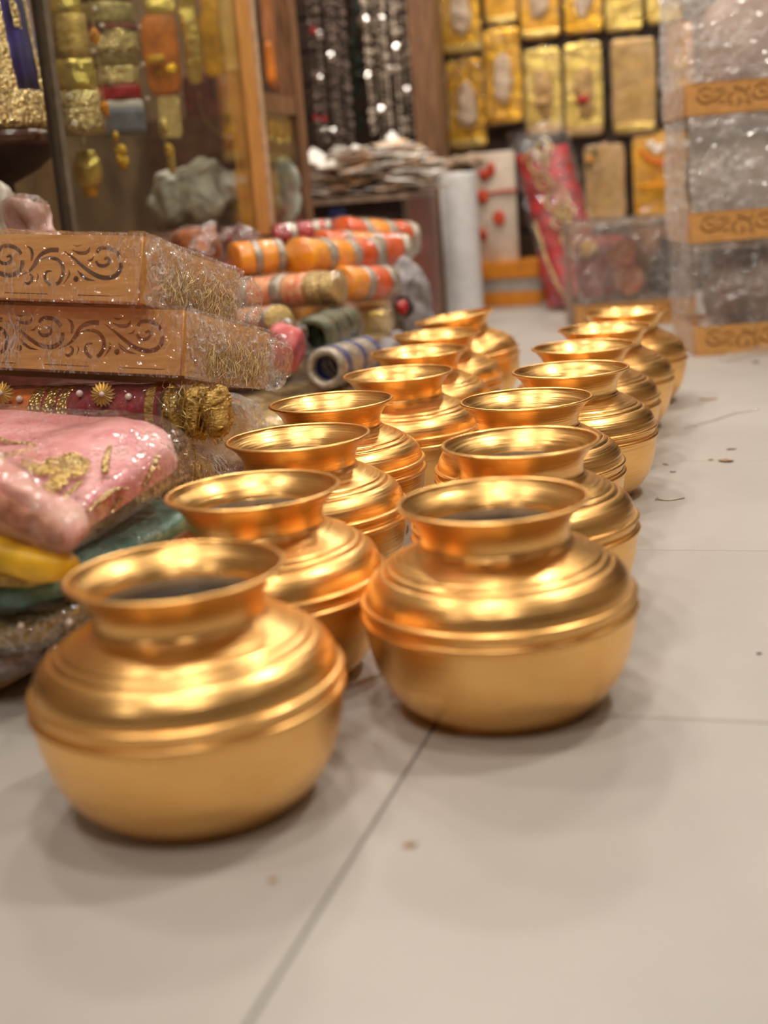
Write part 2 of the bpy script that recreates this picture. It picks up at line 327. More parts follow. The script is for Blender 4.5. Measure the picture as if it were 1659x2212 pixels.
POTM = [('neck', mk('neck', *lathe(dens(NECK), 168), GOLD)), ('shoulder', mk('shoulder', *lathe(dens(SHO), 168), GOLD)),
        ('belt_ring', mk('belt_ring', *lathe(dens(BELT), 168), GOLD)), ('bowl', mk('bowl', *lathe(dens(BOWL), 168), GOLD)),
        ('lip', mk('lip', *lathe(rimP, 168), GOLD)), ('mouth', mk('mouth', *lathe(dens(inn[:5]), 168), GOLD)),
        ('lining', mk('lining', *lathe(dens(inn[4:]), 96), mat('bare_metal_inside', (.50, .46, .42), .5, .9, .08, 30, .3, 60, .002)))]
POTS = dict(L=[(-.522, .989), (-.575, 1.296), (-.637, 1.604), (-.690, 1.893), (-.664, 2.183), (-.709, 2.486), (-.748, 2.775), (-.755, 3.078)],
            R=[(-.288, 1.244), (-.318, 1.543), (-.372, 1.865), (-.352, 2.157), (-.375, 2.462), (-.373, 2.755), (-.368, 3.075)])
ORD = ['first', 'second', 'third', 'fourth', 'fifth', 'sixth', 'seventh', 'eighth']
for row in 'LR':
    n = len(POTS[row])
    for i, (x, y) in enumerate(POTS[row]):
        k = n-1-i
        lab = ('round gold pot, %s from the white roll in the row beside the fabric packs' if row == 'L' else 'round gold pot, %s from the wrapped hamper tower in the row along the bare tiles') % ORD[k]
        t = thing('gold_pot', lab, 'pot', (x, y, 0), 'gold pots in the row beside the fabric packs' if row == 'L' else 'gold pots in the row along the bare tiles')
        t.rotation_euler = (0, 0, rnd.uniform(0, 6.28))
        if row == 'L' and i == 7: t.rotation_euler = (math.radians(1), math.radians(-7), 0); t.location.z = .010
        pp_ = {}
        for nm, me in POTM: pp_[nm] = link(nm, me, pp_['neck'] if nm == 'lip' else t)

# ================================================================== CARVED TRAYS
# scroll cut-outs, drawn once in panel units: x to the left of the right-hand corner, y up from the bottom edge
def zpt(x, y):
    yb = 765+43*x/1035; h = 340+25*x/1035
    return ((1038-x)/365*.0895, (yb-y)/h*.0895)
def stroke(P, W):
    P = [Vector((*zpt(*p), 0)) for p in P]; S = smooth_path(P, 5); n = len(S); A = []; B = []
    for i, p in enumerate(S):
        t = (S[min(i+1, n-1)]-S[max(i-1, 0)]).normalized(); q = Vector((-t.y, t.x, 0)); f = i/(n-1)*(len(W)-1); k = min(int(f), len(W)-2); wd = (W[k]+(W[k+1]-W[k])*(f-k))/365*.0895/2
        A.append(p+q*max(wd, .00015)); B.append(p-q*max(wd, .00015))
    return A+B[::-1]
STR = [([(762, 535), (772, 515), (800, 506), (845, 510), (885, 532), (905, 556)], [22, 24, 26, 26]),
       ([(917, 588), (915, 625), (885, 660), (830, 672), (770, 660), (715, 633), (665, 600), (625, 570), (585, 545), (550, 522)], [26, 28, 28, 26, 22, 16, 3]),
       ([(757, 580), (775, 600), (808, 606), (836, 594), (842, 574), (826, 562), (810, 572)], [16, 22, 20, 18, 14]),
       ([(642, 626), (665, 652), (705, 676), (765, 688)], [2, 22, 18, 1]),
       ([(605, 488), (630, 496), (664, 490)], [2, 12, 2]),
       ([(600, 516), (640, 532), (685, 534), (708, 520), (712, 500)], [2, 18, 24, 18, 3]),
       ([(702, 576), (730, 572), (744, 552)], [2, 14, 2]),
       ([(516, 518), (470, 516), (425, 528), (388, 552), (372, 585), (330, 630), (262, 660)], [28, 28, 28, 22, 30, 14, 2]),
       ([(306, 494), (335, 515), (345, 548), (338, 578)], [3, 22, 22, 4]),
       ([(400, 568), (455, 558), (510, 570), (545, 605), (552, 650), (530, 692), (508, 702)], [4, 20, 24, 26, 26, 22]),
       ([(478, 710), (448, 690), (434, 660), (448, 634), (482, 632)], [22, 24, 22, 16, 3]),
       ([(334, 646), (352, 660), (348, 685), (325, 698), (302, 690)], [8, 18, 20, 18, 10]),
       ([(380, 642), (391, 662), (376, 696)], [1, 10, 1]),
       ([(586, 622), (592, 655), (556, 706)], [1, 16, 1])]
DOT = [Vector((*zpt(637+18*math.cos(a), 677+18*math.sin(a)), 0)) for a in [2*PI*i/16 for i in range(16)]]
PER = 635/365*.0895
def panel_mesh(name, L, H, nrep, x_off=0.0, slots=True, scale=1.0):
    cu = bpy.data.curves.new(name, 'CURVE'); cu.dimensions = '2D'; cu.fill_mode = 'BOTH'; cu.extrude = .0014
    def poly(P):
        sp = cu.splines.new('POLY'); sp.points.add(len(P)-1); sp.use_cyclic_u = True
        for i, p in enumerate(P): sp.points[i].co = (p[0], p[1], 0, 1)
    poly([(0, 0), (L, 0), (L, H), (0, H)])
    for r in range(nrep):
        for P in [stroke(*s) for s in STR]+[DOT]:
            Q = [(p.x*scale+x_off+PER*scale*r, p.y*scale) for p in P]
            if max(q[0] for q in Q) < L-.004 and min(q[0] for q in Q) > .004: poly(Q)
    if slots:
        x = .024
        while x+.072 < L-.01: poly([(x, .0065), (x+.070, .0065), (x+.070, .0078), (x, .0078)]); x += .118
    ob = bpy.data.objects.new('tmp', cu); COL.objects.link(ob)
    bpy.context.view_layer.update(); dg = bpy.context.evaluated_depsgraph_get()
    me = bpy.data.meshes.new_from_object(ob.evaluated_get(dg)); bpy.data.objects.remove(ob); bpy.data.curves.remove(cu)
    me.name = name; me.materials.clear(); me.materials.append(PLY); return me
TL, TD, TH = .46, .32, .0895      # tray length, depth, height
PAN_L = panel_mesh('carved_panel', TL, TH, 4); PAN_S = panel_mesh('carved_side', TD, TH, 3, 0, True, .8)
FLOORB = mk('bottom_board', *box(.002, TL-.002, .002, TD-.002, 0, .003), PLY, smooth=False)
def crumple_sheet(nx, ny, sx, sy, amp, sc, seed, fold=0):
    V = []; F = []
    for j in range(ny+1):
        for i in range(nx+1):
            x, y = sx*i/nx, sy*j/ny; q = Vector((x*sc+seed, y*sc, seed*.7)); z = (noise.noise(q)*.8+(.6-1.6*abs(noise.noise(q*1.7)))*.7+.35*abs(noise.noise(q*4.1)))*amp
            V.append((x, y, z))
    for j in range(ny):
        for i in range(nx): a = j*(nx+1)+i; F.append((a, a+1, a+nx+2, a+nx+1))
    return V, F
def tray(name, label, O, u, v, group=None, seed=1):
    """u runs left along the front, v runs to the back; O is the bottom front right corner"""
    M = frame(O, u, v)          # w = u x v ; flip so that up is +z
    up = M.to_3x3().col[2]
    sgn = 1 if up.z > 0 else -1
    t = thing(name, label, 'tray', (0, 0, 0), group)
    R = Matrix(((M[0][0], M[0][1], M[0][2]*sgn, M[0][3]), (M[1][0], M[1][1], M[1][2]*sgn, M[1][3]), (M[2][0], M[2][1], M[2][2]*sgn, M[2][3]), (0, 0, 0, 1)))
    t.location = O
    def place(nm, me, L):     # bake: panel local -> tray local -> world minus O
        A = Matrix.Translation(-Vector(O)) @ R @ L; m2 = me.copy(); m2.transform(A)
        o = link(nm, m2, t); return o
    SW = Matrix(((1, 0, 0, 0), (0, 0, 1, 0), (0, 1, 0, 0), (0, 0, 0, 1)))           # panel xy -> x,z
    SY = Matrix(((0, 0, 1, 0), (1, 0, 0, 0), (0, 1, 0, 0), (0, 0, 0, 1)))           # panel xy -> y,z
    fp = place('carved_panel', PAN_L, SW); place('carved_panel', PAN_L, Matrix.Translation((0, TD, 0)) @ SW)
    place('carved_side', PAN_S, SY); place('carved_side', PAN_S, Matrix.Translation((TL, 0, 0)) @ SY)
    place('bottom_board', FLOORB, Matrix.Identity(4))
    return t, R
def wrap_tray(t, R, seed, top=.004):
    """clear film stretched round the tray, gathered in creases at its sides"""
    O = t.location
    def sheet(nm, VF, matl, sm=False):
        V, F = VF; V = [R @ Vector(v) - O for v in V]; return link(nm, mk(nm, V, F, matl, sm), t)
    g = .004
    a = crumple_sheet(120, 30, TL+2*g, TH+2*g, .0035, 30, seed); sheet('film_front', ([(x-g, -g-abs(z)*.8, y-g) for x, y, z in a[0]], a[1]), FRONTF)
    a = crumple_sheet(84, 26, TD+2*g, TH+2*g, .009, 42, seed+3); sheet('film_side', ([(-g-.002-abs(z), x-g, y-g) for x, y, z in a[0]], a[1]), CRUMPS)
    a = crumple_sheet(90, 50, TL+2*g, TD+2*g, .006, 26, seed+5); sheet('film_top', ([(x-g, y-g, TH+top+abs(z)*.8) for x, y, z in a[0]], a[1]), CLEAR)
    e = rough(sup(.035, .05, TH*.95, .7, .8, 30, 18), .012, 40, seed, .006, 110); sheet('film_knot', ([(x-.014, y+TD+.01, z+TH*.48) for x, y, z in e[0]], e[1]), CRUMP)
    # loose twisted tail of film at the front edge
    P = [Vector((.36-.06*seed/9+.02*i*(1 if seed > 5 else .3), -.010-.004*math.sin(i*1.4), (.055 if seed > 5 else .0)-.012*i*(1 if seed > 5 else 1.6))) for i in range(5)]
    sheet('film_tail', rough(tube(smooth_path(P, 6), [.010-.0003*i for i in range(25)], 8, True, .5), .004, 60, seed, .002, 200), HAZY)
C2 = Vector((-.800, 1.600, .3075)); U2 = Vector((-1, 0.0, .075)); V2 = Vector((0, 1, -.225))
t2, R2 = tray('carved_tray', 'film-wrapped plywood tray with dark scroll cut-outs, lying under another tray', C2, U2, V2, None, 2); wrap_tray(t2, R2, 2.0)
C1 = Vector((-.845, 1.590, .411)); U1 = Vector((-1, 0.02, .078)); V1 = Vector((.0, 1, -.235))
t1, R1 = tray('carved_tray', 'film-wrapped plywood tray with pale scroll cut-outs, topmost on the fabric packs', C1, U1, V1, None, 1); wrap_tray(t1, R1, 9.0)
# liners seen through the cut-outs
def in_tray(t, R, nm, VF, m): return link(nm, mk(nm, [R @ Vector(v) - t.location for v in VF[0]], VF[1], m), t)
in_tray(t1, R1, 'lining_film', rough(tshift(sup(TL-.02, .012, TH-.012, .3, .3, 60, 16), (TL/2, .014, TH/2)), .004, 40, 4), mat('inner_film', (.62, .48, .36), .25, 0, .2, 20, .6, 60, .01))
STRAWT = mat('pale_straw_fibre', (.52, .33, .10), .45, .2, .3, 60, 0, color2=(.90, .72, .40))
for tt_, RR_, sd in ((t1, R1, 5), (t2, R2, 7)): in_tray(tt_, RR_, 'straw_fibres', strands(230, (-.008, TD*.55, TH*.34), (.010, TD*.85, TH*.55), (0, .25, 1), .038, .0006, sd, .25), STRAWT)

# ================================================================== FRONT FABRIC PILE
def pillow(size, loc, rx=0, ry=0, rz=0, e=(.45, .4), amp=.006, sc=12, seed=1, amp2=.0015, sc2=45, nu=64, nv=28):
    return xf(rough(sup(*size, e[0], e[1], nu, nv), amp, sc, seed, amp2, sc2), T(Vector(loc), rx, ry, rz))
def pack(name, label, size, loc, m, rot=(0, 0, 0), flm=CLEAR, seed=1, cat='fabric pack', e=(.45, .4), amp=.006, grow=.010, parts=(), group=None, sc=12):
    t = thing(name, label, cat, (loc[0], loc[1], loc[2]-size[2]/2), group)
    part('cloth', pillow(size, loc, *rot, e=e, amp=amp, seed=seed, sc=sc), m, t)
    if flm: part('film', pillow(tuple(s+grow for s in size), loc, *rot, e=(e[0]*.9, e[1]*.9), amp=amp, seed=seed, amp2=.003, sc2=34, sc=sc), flm, t)
    return t
GTHREAD = mat('gold_thread', (.55, .36, .09), .3, .8, .3, 60, 0, color2=(.90, .70, .30))
STRAWT = mat('pale_straw_fibre', (.52, .33, .10), .45, .2, .3, 60, 0, color2=(.90, .72, .40))
# velvet roll right under the trays: an axis along X
rt = thing('velvet_roll', 'rolled orange and maroon velvet cloth with gold lace, pearls and star rosettes', 'fabric roll', (-1.05, 1.64, .225))
def rollseg(nm, x0, x1, m, r=.037, seed=1, amp=.002, parent=rt):
    n = 14; prof = [(r*.2, 0), (r*.9, 0)]+[(r, (x1-x0)*i/n) for i in range(n+1)]+[(r*.9, x1-x0), (r*.2, x1-x0)]
    VF = xf(rough(lathe(prof, 40), amp, 30, seed), Matrix.Translation((x0, 1.632, .256)) @ Matrix.Rotation(PI/2, 4, 'Y') @ Matrix.Diagonal((1, 1.25, 1, 1)))
    return part(nm, VF, m, parent)
xe = lambda px: onY(px, 860, 1.60).x
rollseg('orange_velvet', -1.26, xe(75), ORVELVET, .037, 1); rollseg('maroon_velvet', xe(75), xe(345), MAROON, .037, 2)
for a, b in ((66, 92), (98, 122), (128, 150), (318, 336)): rollseg('lace_band', xe(a), xe(b), ZARI if a != 318 else TINSEL, .0385, a, .002)
for k, (a, b, c) in enumerate(((345, 388, .039), (388, 432, .040), (430, 474, .037))):
    VF = rough(sup(.032, .062, c*1.9, .7, .8, 40, 26), .006, 40, k, .003, 150); tp_ = part('tassel', tshift(VF, ((xe(a)+xe(b))/2, 1.622, .252)), TINSEL, rt); part('tassel_threads', strands(170, ((xe(a)+xe(b))/2-.004, 1.612, .252), (.030, .055, c*1.7), (.1, -.1, 1), .034, .0007, k, .35), GTHREAD, tp_)
def star(P, r, parent, nrm=Vector((.3, -1, .2))):
    n = 18; V = [(0, 0, .006)]; F = []
    for i in range(2*n):
        a = PI*i/n; q = r if i % 2 == 0 else r*.72; V.append((q*math.cos(a), q*math.sin(a), .0 if i % 2 == 0 else .004))
    F = [(0, i+1, (i+1) % (2*n)+1) for i in range(2*n)]
    M = nrm.to_track_quat('Z', 'Y').to_matrix().to_4x4(); M.translation = P
    s = part('star_rosette', xf((V, F), M), mat('pale_gold_leaf', (.80, .60, .26), .32, .8, .1, 40, 0), parent, smooth=False)
    part('pearl', tshift(([Vector(v)*.008 for v in SPH[0]], SPH[1]), P+nrm.normalized()*.006), PEARL, s)
def pearl(P, d, parent): part('pearl', tshift(([Vector(v)*d for v in SPH[0]], SPH[1]), P), PEARL, parent)
for px, py in ((222, 852), (4, 850)): star(onY(px, py, 1.590), .0185, rt)
for px, py in ((172, 850), (278, 857), (42, 862)): pearl(onY(px, py, 1.594), .0105, rt)
part('film', xf(rough(lathe([(.001, 0), (.039, 0)]+[(.0405, .50*i/30) for i in range(31)]+[(.001, .50)], 40), .002, 30, 5, .002, 90), Matrix.Translation((-1.30, 1.632, .256)) @ Matrix.Rotation(PI/2, 4, 'Y') @ Matrix.Diagonal((1, 1.25, 1, 1))), film('thin_film', .0, .0, .08, 26, .6, .004, line=.05), rt)

# pink satin pack
PK = Matrix.Translation((-.965, 1.340, .232)) @ Matrix.Rotation(math.radians(8), 4, 'X') @ Matrix.Rotation(math.radians(4), 4, 'Y') @ Matrix.Rotation(math.radians(-8), 4, 'Z')
pk = thing('pink_satin_pack', 'folded pink satin cloth with gold paisley embroidery in a clear bag', 'fabric pack', (-.955, 1.335, .17))
def onpk(u, v, h=.0): return PK @ Vector((u, v, h))
PKS = (.44, .35, .062)
base_pk = rough(sup(*PKS, .42, .38, 90, 40), .012, 9, 3, .002, 40)
part('cloth', xf(base_pk, PK), PINK, pk)
part('film', xf(rough(sup(PKS[0]+.035, PKS[1]+.02, PKS[2]+.012, .40, .34, 90, 40), .012, 9, 3, .004, 30), PK), CLEAR, pk)
def pk_surf(px, py, lift=.002):
    """point on the pink pack under a photo pixel: march the ray to the cloth's own shape"""
    inv = PK.inverted(); d = ray(px, py); best = None
    for i in range(900):
        P = CAMP+d*(1.0+i*.0012); q = inv @ P
        f = (abs(2*q.x/PKS[0])**(2/.38)+abs(2*q.y/PKS[1])**(2/.38))**(.38/.42)+abs(2*q.z/PKS[2])**(2/.42)
        if f < 1.0: best = P; break
    if best is None: return None
    return best-d.normalized()*(lift+.008)
def ribbon(pts, wd, m, parent, nm='ribbon'):
    P = [pk_surf(*p) for p in pts]; P = [p for p in P if p is not None]
    if len(P) < 2: return
    part(nm, tube(smooth_path(P, 5), wd, 6, True, .35), m, parent)
ribbon([(0, 946), (25, 955), (60, 958), (105, 970), (150, 958), (200, 955), (240, 952)], .0042, ZARI, pk, 'gold_ribbon')
ribbon([(243, 952), (232, 980), (226, 1000), (228, 1022)], .0042, ZARI, pk, 'gold_ribbon')
ribbon([(175, 1040), (150, 1065), (135, 1080)], .004, ZARI, pk, 'gold_ribbon')
ribbon([(338, 985), (325, 1015), (310, 1050)], .006, PALEZARI, pk, 'beaded_edge'); ribbon([(190, 1105), (215, 1080), (245, 1058), (275, 1055)], .005, PALEZARI, pk, 'beaded_edge'); ribbon([(215, 1150), (235, 1110), (265, 1075)], .004, PALEZARI, pk, 'beaded_edge')
def thread_patch(nm, inside, x0, x1, y0, y1, n, L, seed):
    g = random.Random(seed); out = []
    while len(out) < n:
        x, y = g.uniform(x0, x1), g.uniform(y0, y1)
        if not inside(x, y): continue
        P = pk_surf(x, y, .001); Q = pk_surf(x+g.uniform(-12, 12), y+g.uniform(-7, 7), .001)
        if P is None or Q is None or (Q-P).length > .03: continue
        d = (Q-P).normalized()*L*g.uniform(.6, 1.3); b = Vector((g.gauss(0, .001), g.gauss(0, .001), abs(g.gauss(0, .0015)))); out.append(tube([P-d/2, P+b, P+d/2], .0009, 3, False))
    part(nm, join(*out), GTHREAD, pk)
GTHREAD = mat('gold_thread', (.55, .36, .09), .3, .8, .3, 60, 0, color2=(.90, .70, .30))
thread_patch('paisley_embroidery', lambda x, y: ((x-115)/78)**2+((y-1000-(.10*(x-115)))/30)**2 < 1 or (x < 115 and abs(y-(998-.08*(115-x))) < 9+.17*x), 0, 195, 960, 1040, 520, .012, 3)
thread_patch('small_embroidery', lambda x, y: abs((y-1048)+.7*(x-118)) < 14 and abs(x-118) < 24, 90, 145, 1020, 1080, 110, .011, 4)
# a second pink roll in front
PR = onY(34, 1078, 1.135)
FR = pack('pink_roll', 'pink cloth roll with brown embroidery, in film in front of the pink satin pack', (.18, .06, .060), PR, mat('pink_embroidered', (.60, .22, .18), .5, 0, .2, 22, .5, 50, .006, color2=(.84, .50, .42)), (0, math.radians(24), math.radians(-6)), CLEAR, 4, e=(.8, .6), amp=.014, sc=18)
part('embroidery', pillow((.12, .02, .034), PR+Vector((.018, -.028, -.010)), 0, math.radians(26), math.radians(-6), e=(.9, .9), amp=.010, seed=8, amp2=.004), mat('brown_embroidery', (.30, .10, .045), .6, .1, .35, 50, 1, 90, .005, color2=(.62, .28, .18)), FR)
# teal and yellow pack
tp = pack('teal_yellow_pack', 'teal and yellow satin cloth with gold braid in a clear bag under the pink pack', (.46, .38, .042), (-.965, 1.325, .141), TEAL, (math.radians(2), 0, math.radians(-6)), CLEAR, 6, amp=.007)
part('yellow_fold', pillow((.15, .045, .034), onY(30, 1196, 1.116), 0, math.radians(12), math.radians(-6), e=(.7, .6), amp=.006, seed=3), YELLOW, tp)
part('gold_cloth_fold', pillow((.10, .06, .03), (-.80, 1.150, .165), 0, math.radians(4), math.radians(20), e=(.7, .6), amp=.006, seed=5), NETGOLD, tp)
for z, s in ((.150, 3), (.136, 5)):
    P = [Vector((-1.16+.04*i, 1.127-.003*i+.004*math.sin(i*1.3+s), z+.004*math.sin(i*.9+s))) for i in range(10)]; part('gold_braid', tube(smooth_path(P, 4), .0035, 6), PALEZARI, tp)
# gold net pack, clear pouch, tan bundle below
gp = pack('gold_net_pack', 'crumpled gold net cloth in a clear bag under the teal pack', (.45, .38, .036), (-.970, 1.325, .095), NETGOLD, (0, 0, math.radians(-5)), CRUMP, 9, amp=.007)
for i, (px, py) in enumerate(((150, 1345), (45, 1352), (120, 1400))): pearl(onY(px, py, 1.118), .007, gp)
cp = pack('purple_pouch', 'clear pouch of purple and brown sequins low in the pile', (.40, .37, .036), (-1.000, 1.325, .053), mat('plum_sequin', (.16, .08, .09), .3, .3, .2, 60, 1, 90, .005, 'voronoi', color2=(.5, .38, .38)), (0, 0, math.radians(-4)), CRUMP, 11, amp=.008)
single('tan_bundle', pillow((.38, .36, .034), (-1.035, 1.295, .018), 0, 0, math.radians(-6), e=(.7, .5), amp=.004, seed=2), TAN, 'flat tan cloth bundle on the floor under the purple pouch', 'bundle')
# bags between the pile and the pots
sb = thing('straw_bag', 'clear bag of dry golden tinsel beside the velvet roll', 'bag', (-.80, 1.60, .10))
part('straw', pillow((.085, .18, .11), (-.852, 1.630, .146), math.radians(-10), 0, math.radians(-10), e=(.7, .7), amp=.012, seed=4, amp2=.004, sc2=70), STRAW, sb)
part('straw_fibres', strands(500, (-.852, 1.62, .146), (.085, .18, .105), (.2, -.2, 1), .045, .0008, 3, .35), GTHREAD, sb)
part('film', pillow((.10, .21, .122), (-.852, 1.635, .146), math.radians(-10), 0, math.radians(-10), e=(.6, .6), amp=.012, seed=4, amp2=.006, sc2=40), CRUMP, sb)
wbg = thing('white_bag', 'crumpled milky white plastic bag under the far end of the trays', 'bag', (-.82, 1.86, .12))
part('bag', pillow((.10, .22, .12), (-.902, 1.87, .172), math.radians(-12), 0, math.radians(-6), e=(.6, .5), amp=.014, sc=16, seed=7, amp2=.006, sc2=45), mat('white_plastic', (.82, .79, .75), .3, 0, .1, 12, .7, 22, .02), wbg)
part('film', pillow((.115, .25, .135), (-.902, 1.875, .172), math.radians(-12), 0, math.radians(-6), e=(.6, .5), amp=.016, sc=16, seed=9, amp2=.008, sc2=45), CRUMP, wbg)
rp = thing('red_trim_pack', 'flat gold and red edged pack under the straw bag', 'fabric pack', (-.86, 1.72, .06))
part('cloth', pillow((.11, .42, .045), (-.898, 1.78, .028), math.radians(-3), 0, 0, e=(.4, .4), amp=.005, seed=3), TINSEL, rp)
part('red_edge', pillow((.11, .40, .012), (-.896, 1.78, .056), math.radians(-3), 0, 0, e=(.4, .4), amp=.004, seed=3), RED, rp)
# lower support of the pile so the packs rest on one another
pack('brown_cloth_pack', 'large brown cloth pack under the velvet roll', (.34, .42, .18), (-1.150, 1.92, .152), REDBR, (0, 0, 0), CLEAR, 15, amp=.008)
pack('green_cloth_pack', 'flat sage cloth pack at the bottom of the tray pile', (.35, .46, .050), (-1.135, 1.90, .030), GREEN, (0, 0, 0), CLEAR, 16, amp=.005)

# ================================================================== MIDDLE PILE OF ROLLS
def roll(name, label, A, B, r, segs, group=None, flm=CLEAR, flat=.8, end=None, cat='fabric roll', hollow=False, seed=1):
    """cloth roll from A to B; segs = [(t0, t1, material, part name, radius factor)]"""
    A, B = Vector(A), Vector(B); ax = (B-A); L = ax.length; M = ax.to_track_quat('Z', 'Y').to_matrix().to_4x4(); M.translation = A
    S = Matrix.Diagonal((1, 1, 1, 1)); t = thing(name, label, cat, ((A+B)/2)-Vector((0, 0, r*flat)), group)
    SQ = Matrix.Translation((0, 0, (A.z+B.z)/2)) @ Matrix.Diagonal((1, 1, flat, 1)) @ Matrix.Translation((0, 0, -(A.z+B.z)/2))
    for t0, t1, m, nm, k in segs:
        n = max(3, int((t1-t0)*16)); q = r*k; pr = [(q*.45 if hollow else q*.05, t0*L), (q*.93, t0*L)]+[(q, (t0+(t1-t0)*(i+.15)/(n+.3))*L) for i in range(n+1)]+[(q*.93, t1*L), (q*.45 if hollow else q*.05, t1*L)]
        part(nm, xf(rough(lathe(pr, 32), r*.06, 1.2/r, seed, r*.02, 4/r), SQ @ M), m, t)
    if hollow: part('hollow_core', xf(lathe([(r*.44, 0), (r*.44, L)], 24), SQ @ M), DARK, t)
    if flm:
        pr = [(r*.05, -.01)]+[(r*1.08, L*i/20) for i in range(21)]+[(r*.05, L+.015)]
        part('film', xf(rough(lathe(pr, 36), r*.10, 1.2/r, seed+2, r*.05, 4/r), SQ @ M), flm, t)
    if end: 
        d = ax.normalized(); part('end_disc', xf(rough(lathe([(.0005, .002), (r*.35, .004), (r*.7, .002), (r*.95, -.002)], 28), .002, 40, seed), SQ @ Matrix.Translation(d*L) @ M), end, t)
    return t
def bands(base, band, n, nm='cloth_section', bn='braid_band', w_=.3):
    S = []
    for i in range(n):
        a, b = i/n, (i+1)/n; c = a+(b-a)*(1-w_); S += [(a, c, base[i % len(base)], nm, 1.0), (c, b, band, bn, 1.03)]
    return S
def RX(p, q, X0, X1=None): return onX(*p, X0), onX(*q, X1 if X1 is not None else X0)
# base layer
pack('gold_yellow_pack', 'yellow and gold brocade pack at the floor under the orange rolls', (.25, .76, .155), (-1.205, 3.47, .079), mat('yellow_brocade', (.62, .33, .05), .4, .2, .2, 40, .7, 60, .004, color2=(.85, .62, .22)), (0, 0, 0), CRUMP, 21)
pack('bronze_cloth_pack', 'dull bronze cloth pack at the floor beside the blue banded tube', (.40, .60, .115), (-1.125, 2.66, .059), NETGOLD, (0, 0, 0), CRUMP, 22)
a, b = RX((505, 700), (600, 690), -1.28, -1.13); roll('brocade_roll', 'coral and gold brocade roll lowest of the two over the red bag', a, b, .042, bands([CORAL, CORAL], GREYB, 3)+[(.92, 1.06, ZARI, 'gold_end', 1.0)], seed=3)
a, b = RX((500, 640), (735, 618), -1.32, -1.02); roll('brocade_roll', 'coral and cream brocade roll with a wide gold end, under the yellow roll', a, b, .050, [(0, .16, CORAL, 'cloth_section', 1), (.16, .22, GREYB, 'braid_band', 1.03), (.22, .44, CORAL, 'cloth_section', 1), (.44, .54, GREYB, 'braid_band', 1.03), (.54, .74, CORAL, 'cloth_section', 1), (.74, .88, ZARI, 'gold_end', 1.03), (.88, 1.0, ZARI, 'gold_end', .95)], seed=4)
rb = pack('red_bag', 'pink red cloth in a shiny crumpled clear bag beside the green bangles', (.080, .085, .11), onX(622, 750, -1.05), mat('pink_red_cloth', (.50, .03, .04), .4, 0, .2, 30, .5, 50, .005, color2=(.72, .14, .13)), (0, 0, math.radians(20)), CLEAR, 5, e=(.9, .8), amp=.022, grow=.02, sc=20)
# green and blue bangle tubes: every ring is a piece
def bangles(name, label, A, B, r, n, mats_, flat=1.0):
    A, B = Vector(A), Vector(B); ax = (B-A).normalized(); M = ax.to_track_quat('Z', 'Y').to_matrix().to_4x4(); t = thing(name, label, 'bangle stack', (A+B)/2-Vector((0, 0, r)))
    L = (B-A).length; p = L/n
    for i in range(n):
        rr = r*(1+.02*math.sin(i*2.1)); g = p*.46
        pr = [(rr-.020+.010+.010*math.cos(a), g*math.sin(a)) for a in [2*PI*k/12 for k in range(13)]]
        X = M.copy(); X.translation = A+ax*(p*(i+.5)); part('bangle', xf(rough(lathe(pr, 40), .0012, 60, i), X), mats_[i % len(mats_)], t)
    X = M.copy(); X.translation = A; part('film', xf(rough(lathe([(r*1.05, -.005), (r*1.06, L*.3), (r*1.05, L*.6), (r*1.06, L+.01)], 36), .004, 40, 3, .002, 120), X), CLEAR, t)
    return t
a = onX(672, 733, -1.03); b = onX(742, 698, -1.035)
bangles('bangle_stack', 'sage green bangles stacked in a clear tube above the blue ones', a, b, .049, 8, [GREEN, GREEN, DKGREEN])
a = onX(700, 797, -.955); b = onX(790, 765, -.985)
bangles('bangle_stack', 'blue and silver braided bangles stacked in a tube, open end showing', a, b, .046, 8, [GREYB, BLUE, GREYB])
# orange rolls
def oroll(lab, p, q, X0, X1, r, base, n, end=None, seed=1, band=GREYB, flat=.85): 
    a, b = RX(p, q, X0, X1); return roll('orange_roll', lab, a, b, r, bands(base, band, n), 'orange cloth rolls in the middle pile', CLEAR, flat, end, seed=seed)
oroll('plain yellow orange roll wrapped with grey braid, beside the wooden post', (505, 562), (603, 553), -1.31, -1.222, .050, [ORANGE], 2, None, 6)
oroll('yellow orange roll with grey braid lying on the coral brocade roll', (642, 556), (800, 556), -1.165, -1.06, .056, [ORANGE, ORANGE, DEEPOR], 3, None, 7)
oroll('dark orange roll with silver dots behind the yellow roll', (690, 535), (868, 545), -1.22, -1.05, .058, [DEEPOR, ORANGE], 3, DEEPOR, 8)
oroll('deep orange roll with braided edge at the back end of the pile', (735, 505), (885, 518), -1.25, -1.10, .058, [DEEPOR, ORANGE, DEEPOR], 3, DEEPOR, 9)
oroll('short bright orange roll with a round braided end, under the dark orange roll', (735, 612), (832, 612), -1.07, -1.00, .050, [ORANGE, DEEPOR], 2, CORAL, 10)
oroll('small orange roll tucked under the deep orange roll', (790, 604), (838, 608), -1.10, -1.05, .027, [ORANGE], 2, ORANGE, 11)
a, b = RX((590, 512), (690, 500), -1.42, -1.30); roll('red_roll', 'red cloth roll with gold loops behind the yellow rolls', a, b, .042, bands([RED, RED], GREYB, 2), seed=12)
a, b = RX((670, 500), (760, 492), -1.40, -1.28); roll('red_roll', 'bright red cloth roll beside the deep orange roll', a, b, .040, bands([mat('bright_red', (.75, .02, .015), .4, 0, .1), RED], GREYB, 2), seed=13)
